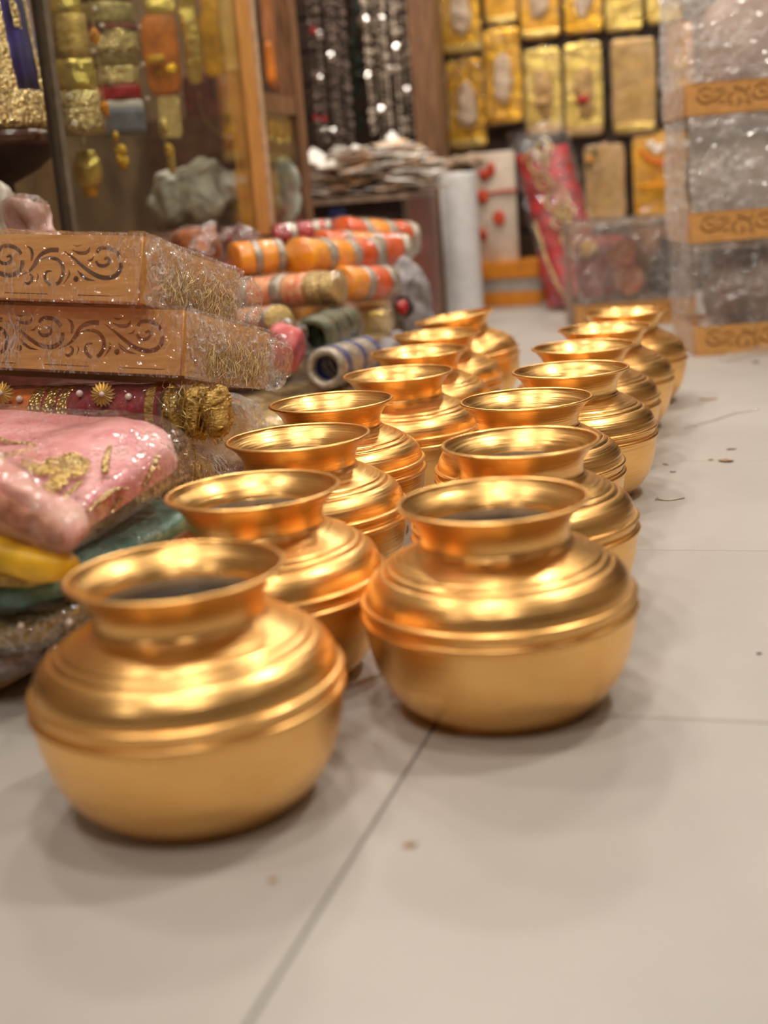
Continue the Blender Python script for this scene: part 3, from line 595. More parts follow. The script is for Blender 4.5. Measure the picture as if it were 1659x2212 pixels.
# support under the orange rolls
pack('amber_cloth_pack', 'amber cloth pack in film holding up the orange rolls', (.18, .80, .18), (-1.235, 3.46, .250), mat('amber_cloth', (.66, .30, .05), .45, 0, .2, 20, .5, 40, .005), (0, 0, 0), CLEAR, 23)
pack('rust_cloth_pack', 'rust cloth pack in film under the coral brocade rolls', (.19, .36, .10), (-1.23, 2.79, .168), REDBR, (0, 0, 0), CLEAR, 24)
pack('mustard_foil_pack', 'gold foil pack with orange print under the short orange roll', (.12, .14, .075), onX(800, 690, -1.05), FOILP, (0, 0, math.radians(10)), CRUMP, 25, e=(.5, .5))
gn = thing('grey_net_bundle', 'crumpled grey net with a dark red flower, beside the pots', 'net bundle', onX(850, 745, -1.0)-Vector((0, 0, .05)))
P = onX(858, 660, -1.02); part('net', pillow((.11, .13, .26), P+Vector((.025, .035, -.02)), 0, 0, 0, e=(.9, .9), amp=.03, sc=16, seed=4, amp2=.008), GREYNET, gn)
P2 = onX(868, 664, -.965); part('red_flower', pillow((.035, .035, .04), P2, e=(1, 1), amp=.01, sc=40, seed=2), RED, gn); part('flower_calyx', pillow((.05, .03, .055), P2+Vector((0, .015, 0)), e=(1, 1), amp=.01, sc=40, seed=3), DARK, gn)
P = onX(836, 748, -.95); part('net_tail', pillow((.07, .24, .13), P+Vector((-.005, .06, -.045)), math.radians(10), 0, math.radians(4), e=(.9, .9), amp=.012, sc=18, seed=6, amp2=.008), GREYNET, gn)

# ================================================================== LEFT GLASS CABINET
cab = thing('display_cabinet', 'honey wood display cabinet with glass panes along the left wall', 'cabinet', (-1.75, 3.2, 0))
XF = -1.50
part('base_cupboard', box(XF-.55, XF, 1.55, 4.66, 0, .44), WOODM, cab, False)
part('back_board', box(XF-.57, XF-.55, 1.55, 4.66, .44, 2.1), mat('cabinet_back', (.20, .12, .06), .6, 0, .15, 6, .1), cab, False)
part('top_rail', box(XF-.05, XF, 1.55, 4.66, 2.1, 2.13), WOODM, cab, False); part('top_rail', box(XF-.57, XF-.52, 1.55, 4.66, 2.1, 2.13), WOODM, cab, False)
PY1, PY2 = onX(545, 250, XF).y, onX(645, 200, XF).y
def post(y0, y1, m, nm='post', x0=XF-.05, x1=XF+.004): part(nm, box(x0, x1, y0, y1, .44, 2.1), m, cab, False)
post(PY1-.045, PY1+.045, WOODL); post(PY2-.03, PY2+.03, WOODM); post(1.55, 1.60, WOODM)
post(PY1+.045, PY1+.075, mat('pale_strip', (.55, .38, .24), .5), 'door_edge', XF-.03, XF+.01)
zr = onX(610, 225, XF).z
part('rail', box(XF-.05, XF, PY1+.045, PY2-.03, zr-.028, zr+.028), WOODM, cab, False)
part('side_panel', box(XF-.55, XF-.05, PY2-.01, PY2+.01, .44, zr), mat('red_brown_panel', (.16, .07, .035), .5), cab, False)
YG = onX(128, 200, XF).y
gp1 = part('glass_pane', box(XF-.008, XF-.002, YG, PY1-.045, .46, 2.08), GLASS, cab, False); part('pane_edge', box(XF-.010, XF+.002, YG-.022, YG, .46, 2.08), mat('pane_frame', (.20, .17, .12), .35, .3, .1), cab, False)
part('pane_edge', box(XF-.010, XF+.002, YG-.05, YG-.036, .46, 2.08), mat('dark_pane_strip', (.04, .03, .02), .4), cab, False)  # dark-coloured strip running beside the pane edge
part('glass_pane', box(XF-.008, XF-.002, PY1+.075, PY2-.03, .46, zr-.028), GLASS, cab, False)
part('glass_shelf', box(XF-.54, XF-.17, 2.80, PY1, .725, .733), GLASS, cab, False)
part('floor_board', box(XF-.55, XF, 1.56, 4.65, .44, .452), WOODM, cab, False)
# ---- outfits and decorations inside
def sphere_at(P, d, n=SPH): return tshift(([Vector((v[0]*d[0], v[1]*d[1], v[2]*d[2])) for v in n[0]], n[1])if isinstance(d, tuple) else ([Vector(v)*d for v in n[0]], n[1]), P)
def outfit(name, label, px, X, tiers, w_px, rz=0, cat='deity outfit', pearls=()):
    """standing half-cone outfit in tiers; tiers = [(y_top, y_bottom, w_top, w_bottom, material, part)] in photo pixels"""
    P0 = onX(px, tiers[-1][1], X); t = thing(name, label, cat, P0)
    for y0, y1, w0, w1, m, nm in tiers:
        A, B = onX(px, y0, X), onX(px, y1, X); k = mpp(A)
        n = 4; pr = [((w0+(w1-w0)*i/n)/2*k, A.z-P0.z+(B.z-A.z)*i/n) for i in range(n+1)]; pr = [(.002, pr[0][1])]+pr+[(.002, pr[-1][1])]
        part(nm, tshift(rough(xf(lathe(pr, 32), Matrix.Diagonal((1, .55, 1, 1)) if False else Matrix.Identity(4)), .003, 30, y0), P0), m, t)
    for x, y in pearls:
        P = onX(x, y, X); d = ray(x, y).normalized(); r = 0
        for s_ in tiers:
            if s_[0] <= y <= s_[1]: r = (s_[2]+(s_[3]-s_[2])*(y-s_[0])/(s_[1]-s_[0]+1e-6))/2*mpp(P)
        off = min(.97, abs(x-px)*mpp(P)/max(r, 1e-4)); part('pearl', sphere_at(P-d*(r*math.sqrt(1-off*off)), .013), PEARL, t)
    return t
OL = mat('olive_gold_net', (.26, .18, .06), .45, .4, .2, 60, .7, 110, .003, color2=(.45, .34, .13))
outfit('tiered_outfit', 'tiered gold outfit with pearl rows and a slate blue hem behind the glass', 262, -1.72,
       [(-60, 18, 100, 110, REDBR, 'top_tier'), (18, 66, 110, 122, OL, 'net_tier'), (66, 76, 124, 126, REDBR, 'trim'), (76, 124, 122, 120, PALEZARI, 'zari_tier'), (124, 150, 116, 112, OL, 'net_tier'), (150, 190, 112, 104, PALEZARI, 'pale_gold_tier'), (190, 222, 106, 110, RED, 'red_tier'), (222, 238, 108, 108, WHITE, 'white_band'), (238, 292, 112, 108, GREYBLUE, 'slate_hem')], 120,
       pearls=[(220, 56), (255, 50), (280, 55), (300, 60), (262, 135), (288, 137), (308, 140), (268, 244), (302, 244), (275, 273), (306, 272), (265, 216), (318, 214), (285, 200), (240, 112)])
outfit('gold_skirt', 'gold sequinned skirt with a pearl row, beside the tiered outfit', 180, -1.66,
       [(-50, 40, 40, 70, FOILP, 'bodice'), (40, 130, 70, 80, TINSEL, 'waist'), (130, 200, 76, 92, FOILP, 'upper_skirt'), (200, 292, 94, 104, PALEZARI, 'hem')], 90,
       pearls=[(188, 204), (208, 204), (150, 207), (182, 230), (178, 68), (160, 268), (200, 112), (205, 20)])
outfit('navy_gold_outfit', 'navy velvet and gold sequin outfit with pearl edging on a dark stand', -45, -1.72,
       [(-80, 212, 262, 312, NAVY, 'navy_velvet'), (212, 290, 316, 326, PALEZARI, 'sequin_hem')], 300,
       pearls=[(88, 34), (90, 74), (53, 98), (87, 102), (84, 133), (98, 112), (68, 203), (108, 205)])
t = [o for o in bpy.data.objects if o.name.startswith('navy_gold_outfit')][0]
P0 = onX(-45, 290, -1.72); beta = math.atan2(-P0.y, -P0.x)
def sector(x0, x1, y0, y1, nm, m, lift=.004):
    A, B = onX(-45, y0, -1.72), onX(-45, y1, -1.72); k = mpp(A); rr = lambda y: (262+50*(y+80)/292)/2*k+lift
    f = lambda x, r: beta+math.asin(max(-1, min(.99, (x+45)*k/r)))
    n = 10; V = []; F = []
    for j in range(13):
        y = y0+(y1-y0)*j/12; r = rr(y); z = A.z+(B.z-A.z)*j/12; sl = 20*(y-y0)/292
        for i in range(n+1): a = f(x0+sl+(x1-x0)*i/n, r); V.append((P0.x+r*math.cos(a), P0.y+r*math.sin(a), z))
    for j in range(12):
        for i in range(n): q = j*(n+1)+i; F.append((q, q+1, q+n+2, q+n+1))
    part(nm, rough((V, F), .003, 60, x0), m, t)
sector(-45, 26, -60, 216, 'sequin_panel', PALEZARI); sector(52, 66, 28, 84, 'gold_motif', PALEZARI, .006); sector(75, 82, -60, 216, 'gold_edge', PALEZARI, .006)
sector(-40, -25, -60, 216, 'orange_panel', MG, .007)
P = onX(-45, 300, -1.72); st = thing('dark_stand', 'dark brown round pedestal under the navy outfit', 'stand', (P.x, P.y, .448))
k = mpp(P); zt = onX(-45, 292, -1.72).z-.003; part('plate', tshift(lathe([(.002, zt-.03), (172*k, zt-.03), (176*k, zt-.012), (172*k, zt), (.002, zt)], 48), (P.x, P.y, 0)), mat('brown_lacquer', (.10, .045, .03), .2, 0, .2, 10, .0), st)
zb = onX(-45, 372, -1.72).z; part('drum', tshift(lathe([(120*k, zb), (155*k, zb+.03), (168*k, zt-.03)], 48), (P.x, P.y, 0)), DARK, st); part('foot', tshift(lathe([(100*k, .452), (60*k, .50), (60*k, zb-.03), (120*k, zb)], 40), (P.x, P.y, 0)), DARK, st)
def string(name, label, X, pts_, m_str, beads, cat='garland'):
    P = [onX(x, y, X) for x, y in pts_]; t = thing(name, label, cat, P[-1]); part('thread', tube(smooth_path(P, 5), .002, 5), m_str, t)
    for x, y, w_, h_, m in beads:
        Q = onX(x, y, X); k = mpp(Q); part('flower_bulb', rough(sphere_at(Q, (w_*k, w_*k, h_*k), sup(1, 1, 1, 1, 1, 16, 10)), .004, 60, x), m, t)
    return t
string('marigold_string', 'slanting string of orange and yellow marigolds in front of the tiered outfit', -1.58, [(190, -20), (205, 75), (228, 235), (252, 310), (266, 355)], TAN, [(205, 78, 22, 36, MG), (227, 236, 20, 34, MG), (249, 296, 16, 24, MGY), (260, 325, 26, 26, MGY), (266, 350, 26, 30, MGY), (258, 345, 18, 20, MGY)])
string('gold_tassel_string', 'long gold tassel string hanging beside the slate blue hem', -1.64, [(345, 230), (352, 280), (362, 330), (372, 378)], ZARI, [(354, 275, 14, 40, FOILP), (366, 325, 22, 30, MGY), (370, 352, 18, 50, FOILP)])
string('gold_bead_string', 'string of round golden beads hanging next to the wooden post', -1.60, [(470, -20), (490, 140), (505, 240), (516, 325)], ZARI, [(494, 145, 22, 44, MG), (499, 188, 18, 24, FOIL), (505, 240, 20, 20, FOIL), (508, 275, 22, 40, MGY), (514, 312, 22, 34, FOIL)])
def cloth(name, label, x0, x1, y0, y1, X, m, seed=1, th=.05, parts=(), cat='cloth', e=(.35, .35), flm=None):
    A, B = onX(x0, y0, X), onX(x1, y1, X); C_ = (A+B)/2; k = mpp(C_); W_ = abs(x1-x0)*k; H_ = abs(y1-y0)*k
    t = thing(name, label, cat, (C_.x, C_.y, min(A.z, B.z)))
    part('cloth_body', pillow((W_, th, H_), C_, 0, 0, YAW, e=e, amp=.007, sc=14, seed=seed, nu=40, nv=20), m, t)
    if flm: part('film', pillow((W_+.012, th+.012, H_+.012), C_, 0, 0, YAW, e=e, amp=.008, sc=14, seed=seed, nu=40, nv=20, amp2=.003), flm, t)
    for u0, u1, v0, v1, m2, nm in parts:
        Q = onX(x0+(x1-x0)*(u0+u1)/2, y0+(y1-y0)*(v0+v1)/2, X)-ray(x0, y0).normalized()*(th*.42); part(nm, pillow((W_*(u1-u0), th*.5, H_*(v1-v0)), Q, 0, 0, YAW, e=(.5, .5), amp=.006, sc=20, seed=seed+3, nu=28, nv=14), m2, t)
    return t
OC = mat('orange_cloth', (.66, .20, .02), .5, 0, .2, 20, .4, 40, .004)
cloth('orange_outfit', 'orange cloth outfit with a gold bow, hanging beside the tiered outfit', 312, 385, 36, 198, -1.78, OC, 3, .06, [(0, .9, -.25, .0, FOILP, 'gold_top'), (.2, 1.0, .62, .80, FOIL, 'gold_bow'), (.1, .6, .5, .62, MGY, 'yellow_patch')])
cloth('gold_lace_strip', 'strip of gold lace hanging below the orange outfit', 340, 392, 205, 300, -1.76, ZARI, 4, .03)
cloth('pale_tassel_cloth', 'pale gold tassel cloth hanging behind the glass', 394, 432, -20, 178, -1.72, FOILP, 5, .04, [(0, 1, .0, .3, mat('pinkish_cloth', (.45, .28, .18), .5), 'pink_fold')])
cloth('mustard_drape', 'mustard cloth drape hanging between the tassel cloth and the post', 432, 480, -20, 160, -1.76, MUSTARD, 6, .05)
cloth('brown_drape', 'brown gold drape hanging close to the wooden post', 478, 503, -20, 120, -1.70, TINSEL, 7, .04)
cloth('maroon_drape', 'dark red brown cloth hanging low behind the bead string', 400, 490, 155, 330, -1.86, REDBR, 8, .05)
string('beige_cord', 'thick beige cord with a red tag hanging behind the glass', -1.74, [(430, 200), (438, 250), (470, 285), (500, 300)], TAN, [(492, 305, 34, 26, REDBR)])
cloth('orange_sari', 'rust and orange cloth strips hanging above the cabinet rail', 566, 640, -20, 188, -1.72, mat('rust_stripes', (.28, .10, .04), .5, 0, .2, 30, .4, 60, .004, mp=(4, 4, .3), color2=(.62, .26, .08)), 9, .05, [(.1, .35, .55, .95, OC, 'orange_strip'), (.5, .75, .55, 1.0, CORAL, 'coral_strip')])
P = [onX(x, y, -1.553) for x, y in ((612, 60), (618, 135), (632, 160), (634, 198))]; single('metal_hook', tube(smooth_path(P, 5), .010, 8), mat('grey_metal', (.35, .33, .33), .4, .6), 'bent grey metal bracket on the cabinet rail', 'bracket')
for i, (x, y) in enumerate(((585, 275), (602, 282), (620, 280))):
    string('gold_tassel', 'small gold tassel hanging under the cabinet rail', -1.535, [(x-2, 238), (x, 255), (x, 300)], ZARI, [(x, y, 20, 56, FOIL), (x, y+24, 18, 14, FOILP)], 'tassel')
for o in bpy.data.objects:
    if o.name.startswith('gold_tassel') and 'string' not in o.name: o['group'] = 'gold tassels under the cabinet rail'
def lump(name, label, x0, x1, y0, y1, X, m, seed, th, cat='bag', amp=.03, flm=None, e=(.8, .7), rest=None):
    A, B = onX(x0, y0, X), onX(x1, y1, X); C_ = (A+B)/2; k = mpp(C_); W_ = abs(x1-x0)*k; H_ = abs(y1-y0)*k; t = thing(name, label, cat, (C_.x, C_.y, B.z))
    part('bag', pillow((W_, th, H_), C_, 0, 0, YAW, e=e, amp=amp, sc=14, seed=seed, amp2=amp*.3, sc2=40), m, t)
    if flm: part('film', pillow((W_*1.06, th*1.06, H_*1.06), C_, 0, 0, YAW, e=e, amp=amp*1.2, sc=16, seed=seed, amp2=amp*.4, sc2=46), flm, t)
    return t
lump('grey_plastic_bag', 'crumpled grey plastic bag on the cabinet floor behind the glass', 318, 528, 352, 494, -1.72, GREYBAG, 3, .18, amp=.040)
lump('pale_plastic_bag', 'pale green plastic bag in the cabinet between the wooden posts', 590, 646, 338, 487, -1.535, PALEBAG, 4, .05)
lump('white_plastic_bag', 'off white plastic bag on the cabinet floor by the dark stand', -60, 36, 378, 556, -1.58, mat('offwhite_plastic', (.55, .50, .42), .35, 0, .12, 12, .5, 20, .01), 5, .12)
P = onX(190, 368, -1.70); k = mpp(P); bw = thing('brass_ornament', 'round brass ornament hanging under the glass shelf below the gold skirt', 'ornament', (P.x, P.y, P.z-38*k)); part('bowl', tshift(lathe([(.001, 0), (16*k, 0), (28*k, 14*k), (31*k, 38*k), (28*k, 60*k), (20*k, 70*k), (22*k, 78*k), (.002, 80*k)], 32), bw.location), FOILP, bw); part('foot', tshift(lathe([(14*k, -.02), (18*k, 0)], 24), bw.location), FOIL, bw)
part('thread', tube([bw.location+Vector((0, 0, 78*k)), Vector((P.x, P.y, .727))], .002, 6), ZARI, bw)
lump('pink_plastic_bag', 'pinkish clear plastic bag of small goods behind the upper tray', 25, 118, 432, 588, -1.38, mat('pink_goods', (.36, .14, .11), .4, 0, .3, 26, .5, 40, .005, color2=(.62, .42, .36)), 6, .10, flm=CRUMP)
for i, (x0, x1, y0, y1, X) in enumerate(((375, 470, 492, 560, -1.36), (470, 560, 488, 560, -1.38))):
    lump('rust_pouch', ['rust red pouch in clear film behind the trays', 'dark red pouch in clear film against the wooden post'][i], x0, x1, y0, y1, X, [mat('rust_cloth', (.38, .12, .04), .5), REDBR][i], 8+i, .10, 'pouch', .03, CRUMP)
pack('rust_cloth_stack', 'stack of folded rust cloth behind the wrapped trays', (.15, .70, .41), (-1.412, 2.30, .210), REDBR, (0, 0, 0), None, 31, amp=.004)
pack('maroon_cloth_stack', 'stack of folded maroon cloth against the cabinet cupboard', (.15, 1.15, .385), (-1.412, 3.30, .197), MAROON, (0, 0, 0), None, 32, amp=.004)

# ================================================================== COUNTER WITH PAPER PACKETS
YC = 4.72
cl, cr = onY(612, 430, YC), onY(948, 430, YC); ztop = .530
ct = thing('glass_counter', 'low glass counter with red brown cloth inside, under the paper packets', 'counter', ((cl.x+cr.x)/2, YC+.2, 0))
x0, x1 = cl.x-.05, onY(946, 500, YC+.42).x
part('plinth', box(x0, x1, YC, YC+.42, 0, .06), WOODM, ct, False)
part('top_board', box(x0, x1, YC-.005, YC+.42, ztop-.022, ztop), mat('counter_top', (.30, .22, .16), .3), ct, False)
part('glass_front', box(x0, x1, YC, YC+.006, .06, ztop-.022), GLASS, ct, False); part('side_panel', box(x1-.012, x1, YC+.02, YC+.40, .06, ztop-.022), mat('brick_red_panel', (.26, .075, .05), .35, 0, .15, 8, .2, 30, .002), ct, False)
for x in (x1-.02, x0): part('corner_post', box(x, x+.02, YC, YC+.02, .06, ztop-.022), mat('aluminium', (.30, .22, .17), .4, .4), ct, False)
part('corner_post', box(x1-.02, x1, YC+.40, YC+.42, .06, ztop-.022), _M['aluminium'], ct, False)
part('back_panel', box(x0, x1-.008, YC+.40, YC+.415, .06, ztop-.022), REDBR, ct, False)
part('glass_shelf', box(x0, x1-.01, YC+.03, YC+.39, .28, .286), GLASS, ct, False)
RB2 = mat('brick_cloth', (.28, .07, .045), .5, 0, .2, 16, .4, 40, .004)
for i in range(7):
    xx = x0+.10+i*.13
    if xx > x1-.07: break
    for lv, z in enumerate((.062, .288)):
        hh = rnd.uniform(.15, .195); single('folded_cloth', pillow((.115, .26, hh), (xx, YC+.235, z+hh/2), e=(.3, .3), amp=.004, seed=i+lv*9, nu=36, nv=18), [REDBR, RB2, MAROON][(i+lv) % 3], 'folded red brown cloth stack inside the glass counter', 'folded cloth', 'folded cloth stacks in the glass counter')
P = onY(730, 450, YC+.03); single('blue_box', tshift(bbox(.062, .03, .21, .004), (P.x, YC+.028, .286+.105)), BLUE, 'small royal blue box standing on the shelf inside the glass counter', 'box')
# heap of paper packets, each one its own thing
pk_mes = []
for v in range(6):
    a = crumple_sheet(6, 5, .125, .090, .007, 14, v*3.3); V = [(x-.0625, y-.045, z) for x, y, z in a[0]]; n = len(V); V2 = V+[(x, y, z-.003-.002*math.cos(x*23)*math.cos(y*33)) for x, y, z in V]; F = list(a[1])+[tuple(i+n for i in f[::-1]) for f in a[1]]
    nx, ny = 6, 5; edge = [j for j in range(nx+1)]+[(k+1)*(nx+1)+nx for k in range(ny)]+[(ny)*(nx+1)+nx-1-j for j in range(nx)]+[(ny-1-k)*(nx+1) for k in range(ny-1)]
    for i in range(len(edge)): p, q = edge[i], edge[(i+1) % len(edge)]; F.append((p, p+n, q+n, q))
    pk_mes.append(mk('paper_packet', V2, F, [WHITE, PRINT, WHITE][v % 3]))
pl, pr_ = onY(632, 400, YC+.1).x, onY(950, 400, YC+.1).x
cnt = 0
prof_top = [(620, 415), (640, 350), (670, 325), (720, 345), (750, 318), (800, 312), (840, 318), (860, 298), (890, 312), (930, 330), (955, 350)]
for lay in range(24):
    z = ztop+.013+lay*.0078
    for c in range(9):
        px = 636+(946-636)*(c+.5+rnd.uniform(-.3, .3))/9
        yt = np.interp(px, [p[0] for p in prof_top], [p[1] for p in prof_top]); zmax = onY(px, yt, YC+.12).z
        if z > zmax-.012: continue
        P = onY(px, 400, YC+.16); o = link('paper_packet', pk_mes[rnd.randrange(6)])
        o.location = (P.x, YC+rnd.uniform(.03, .30), z); tl = .22 if lay > 2 else .05+.04*lay; o.rotation_euler = (rnd.uniform(-tl, tl), rnd.uniform(-tl, tl), rnd.uniform(-.7, .7)); o.scale = (rnd.uniform(.75, 1.0),)*3
        tag(o, 'crumpled white printed paper packet in the heap on the counter', 'paper packet', 'paper packets heaped on the glass counter'); cnt += 1
for px, py, ry in ((862, 306, .9), (690, 335, .5), (770, 322, .25), (650, 352, -.6)):
    P = onY(px, py, YC+.12); o = link('paper_packet', pk_mes[0]); o.location = P-Vector((0, 0, .02)); o.rotation_euler = (.5, ry, rnd.uniform(-.5, .5)); tag(o, 'white paper packet sticking up out of the heap on the counter', 'paper packet', 'paper packets heaped on the glass counter')

# ================================================================== WHITE ROLL
P = onz(1000, 683); k = mpp(P); R_ = 40*k; zt = onY(990, 372, P.y).z
wr = thing('white_roll', 'tall white wrapped roll standing on the floor beside the counter', 'roll', (P.x, P.y+R_*.6, 0))
part('wrap', tshift(lathe([(.001, 0), (R_*.96, 0), (R_, .004)]+[(R_*(1+.004*math.sin(i*2.3)), zt*i/24) for i in range(1, 24)]+[(R_, zt-.004), (R_*.97, zt), (R_*.35, zt)], 56), wr.location), ROLLW, wr)
part('core_tube', tshift(lathe([(R_*.35, zt), (R_*.35, zt+.004), (R_*.28, zt+.004), (R_*.28, zt-.2)], 32), wr.location), TAN, wr)
part('loose_edge', tshift(box(-.0015, .0015, -.004, .004, .01, zt-.01), (wr.location.x+R_*math.cos(-2.4), wr.location.y+R_*math.sin(-2.4), 0)), WHITE, wr)

# ================================================================== BEAD CURTAINS AND WOOD POST
YB = 5.45
tr = struct('trim_1', box(onY(892, 100, YB+.02).x, onY(945, 100, YB+.02).x, YB-.03, YB+.10, 0, CEIL), WOODM)
rail = single('curtain_rail', xf(lathe([(.012, 0), (.012, .80)], 16), Matrix.Translation((onY(905, 0, YB).x-.74, YB+.02, 1.9)) @ Matrix.Rotation(PI/2, 4, 'Y')), WOODD, 'dark rod carrying the bead strands beside the brown post', 'rod')
def strand_mesh(seed, L, m, big):
    r_ = random.Random(seed); VFs = []; z = 0
    S8 = sup(1, 1, 1, 1, 1, 6, 4)
    while z < L:
        d = r_.choice((.010, .012, .016, .022)) if r_.random() > .12 else .030
        VFs.append(([Vector((v[0]*d, v[1]*d, v[2]*d*1.2-z-d*.6)) for v in S8[0]], S8[1])); z += d*1.25+r_.choice((0, .004, .01))
    return mk('bead_strand', *join(*VFs), m)
sm = [strand_mesh(i, 1.16, BEADW, 0) for i in range(4)]; sm2 = [strand_mesh(20+i, 1.20, BEADB, 0) for i in range(4)]
disc = mk('mirror_disc', *lathe([(.001, .003), (.02, .003), (.022, 0), (.02, -.003), (.001, -.003)], 18), SILVER)
def curtain(lab, x0, x1, n, meshes, zt, discs, yo):
    a, b = onY(x0, 150, YB).x, onY(x1, 150, YB).x; t = thing('bead_curtain', lab, 'bead curtain', ((a+b)/2, YB+yo, zt-1.15))
    for i in range(n):
        o = link('bead_strand', meshes[i % len(meshes)], t); o.location = (a+(b-a)*(i+.5)/n-t.location.x+rnd.uniform(-.006, .006), rnd.uniform(-.03, .03), 1.15+rnd.uniform(-.04, .0))
        o.scale = (1, 1, rnd.uniform(.93, 1.0))
    for px, py, s_ in discs:
        P = onY(px, py, YB-.05); o = link('mirror_disc', disc, t); o.location = P-t.location; o.rotation_euler = (PI/2+rnd.uniform(-.5, .2), 0, YAW+rnd.uniform(-.4, .4)); o.scale = (s_,)*3
    return t
curtain('curtain of pale stone bead strands with mirror discs beside the brown post', 790, 905, 13, sm, 1.88, [(785, 44, 1.2), (825, 42, .8), (857, 102, .9), (798, 165, .9), (822, 235, .9), (845, 150, .7), (880, 195, .7)], .02)
curtain('curtain of dark brown bead strands beside the glass cabinet', 668, 745, 9, sm2, 1.88, [(715, 122, .8), (690, 75, .8), (720, 282, .6), (698, 282, .6), (690, 170, .7)], .05)
for px, py, d in ((676, 66, .03), (700, 258, .028), (682, 255, .026)):
    P = onY(px, py, YB-.04); single('red_bead', sphere_at(P, d), RED, 'large red bead hanging in the dark bead curtain', 'bead', 'red beads in the dark curtain')
lv = thing('leaf_garland', 'dark green leaf garland hanging between the two bead curtains', 'garland', (onY(765, 320, YB+.1).x, YB+.1, .70))
VFs = []
for i in range(60):
    P = onY(rnd.uniform(752, 782), rnd.uniform(-60, 330), YB+.12); M = T(P, rnd.uniform(0, 3), rnd.uniform(0, 3), rnd.uniform(0, 6), .036)
    q = ([(0, -1, 0), (.4, 0, .1), (0, 1, 0), (-.4, 0, .1), (0, 0, -.05)], [(0, 1, 4), (1, 2, 4), (2, 3, 4), (3, 0, 4)]); o = part('leaf', xf(q, M), LEAF, lv)
part('stem', tube([onY(768, -80, YB+.1), onY(764, 120, YB+.1), onY(768, 330, YB+.1)], .004, 6), LEAF, lv)

# ================================================================== BACK WALL: GOLD FOIL PACKS
YW = YW0 = 6.02
def foil_pack(lab, x0, x1, y0, y1, m, seed, rim=FOILP, content=None, extra=None, th=.035, tied=False, dy=0.0, grp='gold foil packs hung on the dark slat wall'):
    YW = YW0-dy; A, B = onY(x0, y0, YW-.03), onY(x1, y1, YW-.03); C_ = (A+B)/2; k = mpp(C_); W_, H_ = (x1-x0)*k*.95, (y1-y0)*k*.95; t = thing('foil_pack', lab, 'foil pack', (C_.x, YW-.03, min(A.z, B.z)), grp)
    part('backing', pillow((W_, th*.7, H_), (C_.x, YW-.02, C_.z), e=(.15, .15), amp=.006, sc=9, seed=seed, nu=40, nv=20), m, t)
    part('seal_strip', pillow((W_*.94, th*.5, H_*.09), (C_.x, YW-.038, C_.z-H_*.44), e=(.3, .3), amp=.005, sc=20, seed=seed+1, nu=30, nv=10), rim, t)
    if content: part('contents', pillow((W_*.5, th*1.1, H_*.55), (C_.x+W_*.02, YW-.04, C_.z-H_*.02), e=(.9, .9), amp=.016, sc=22, seed=seed+2, nu=36, nv=20, amp2=.006), content, t)
    if tied:
        part('knot', pillow((W_*.35, th*1.4, H_*.12), (C_.x, YW-.05, C_.z-H_*.12), e=(.9, .9), amp=.012, sc=30, seed=seed+4, nu=24, nv=14), extra or TAN, t)
    part('film', pillow((W_+.01, th*1.5, H_+.012), (C_.x, YW-.034, C_.z), e=(.25, .22), amp=.010, sc=10, seed=seed, nu=48, nv=26, amp2=.006), CLEAR, t, False)
    part('hanging_tab', box(C_.x-.012, C_.x+.012, YW-.02, YW0+.02, C_.z+H_/2-.01, C_.z+H_/2+.015), m, t, False)
    return t
DRIED = mat('dried_flower', (.46, .32, .20), .7, 0, .2, 40, .6, 80, .004, color2=(.70, .56, .42))
foil_pack('bright gold foil pack with a pale dried bunch, beside the brown post at the top', 948, 1040, -70, 115, FOIL, 1, FOILP, DRIED)
foil_pack('mustard gold pack hung above the pack with the longest dried bunch', 1042, 1117, -120, 52, MUSTARD, 2, FOILP)
foil_pack('amber gold pack with two pale stripes hung in the upper row', 1120, 1208, -100, 82, MUSTARD, 3, FOILP, DRIED)
foil_pack('yellow gold pack with a wide bright base, upper row', 1213, 1300, -100, 72, FOIL, 4, FOIL, DRIED)
foil_pack('pale gold pack with shiny lower corners, upper row', 1304, 1388, -100, 66, FOILP, 5, FOILP)
foil_pack('short bright gold pack at the end of the upper row by the hampers', 1393, 1474, -130, 48, FOILP, 6, FOILP)
foil_pack('long amber gold pack with grey dried bunch and bright base strip, lower row', 964, 1050, 128, 322, FOIL, 7, FOILP, DRIED)
foil_pack('gold pack with a long pale dried bunch overlapping the amber one', 1042, 1128, 62, 268, FOIL, 8, FOIL, DRIED, th=.04, dy=.065)
foil_pack('tan hessian pouch pack with a narrow tied neck', 1130, 1215, 105, 292, FOILP, 9, TAN, TAN, TAN, .05, True)
foil_pack('tan hessian pouch pack with a small red flower at the knot', 1218, 1304, 92, 294, FOILP, 10, TAN, TAN, RED, .05, True)
foil_pack('pale sandy gold pack hung alone in the lower row', 1320, 1418, 84, 288, mat('sandy_foil', (.62, .40, .14), .35, .5, .12, 12, .5, 20, .01), 11, FOILP)
foil_pack('narrow orange topped gold pack beside the hamper tower', 1442, 1500, 50, 262, mat('orange_gold', (.80, .34, .05), .4, .2, .15, 8, .4, 20, .01), 12, FOILP, MGY)
gk = foil_pack('mustard pack with white flowers and an orange garland printed band', 1366, 1490, 288, 470, MUSTARD, 13, MUSTARD)
for i in range(9):
    P = onY(1385+i*11, 352-28*abs(i-4)/4*1.0+18 if False else 330+22*(1-((i-4)/4)**2), YW-.075); part('garland_bead', sphere_at(P, .022), DEEPOR, gk)
for px, py in ((1405, 312), (1425, 318), (1450, 310), (1480, 312), (1418, 325)): part('white_flower', rough(sphere_at(onY(px, py, YW-.07), (.035, .012, .03)), .004, 50, px), WHITE, gk)
A, B = onY(1375, 402, YW-.07), onY(1488, 398, YW-.07); part('orange_band', tube([A, (A+B)/2, B], .014, 8, True, .4), ORANGE, gk)
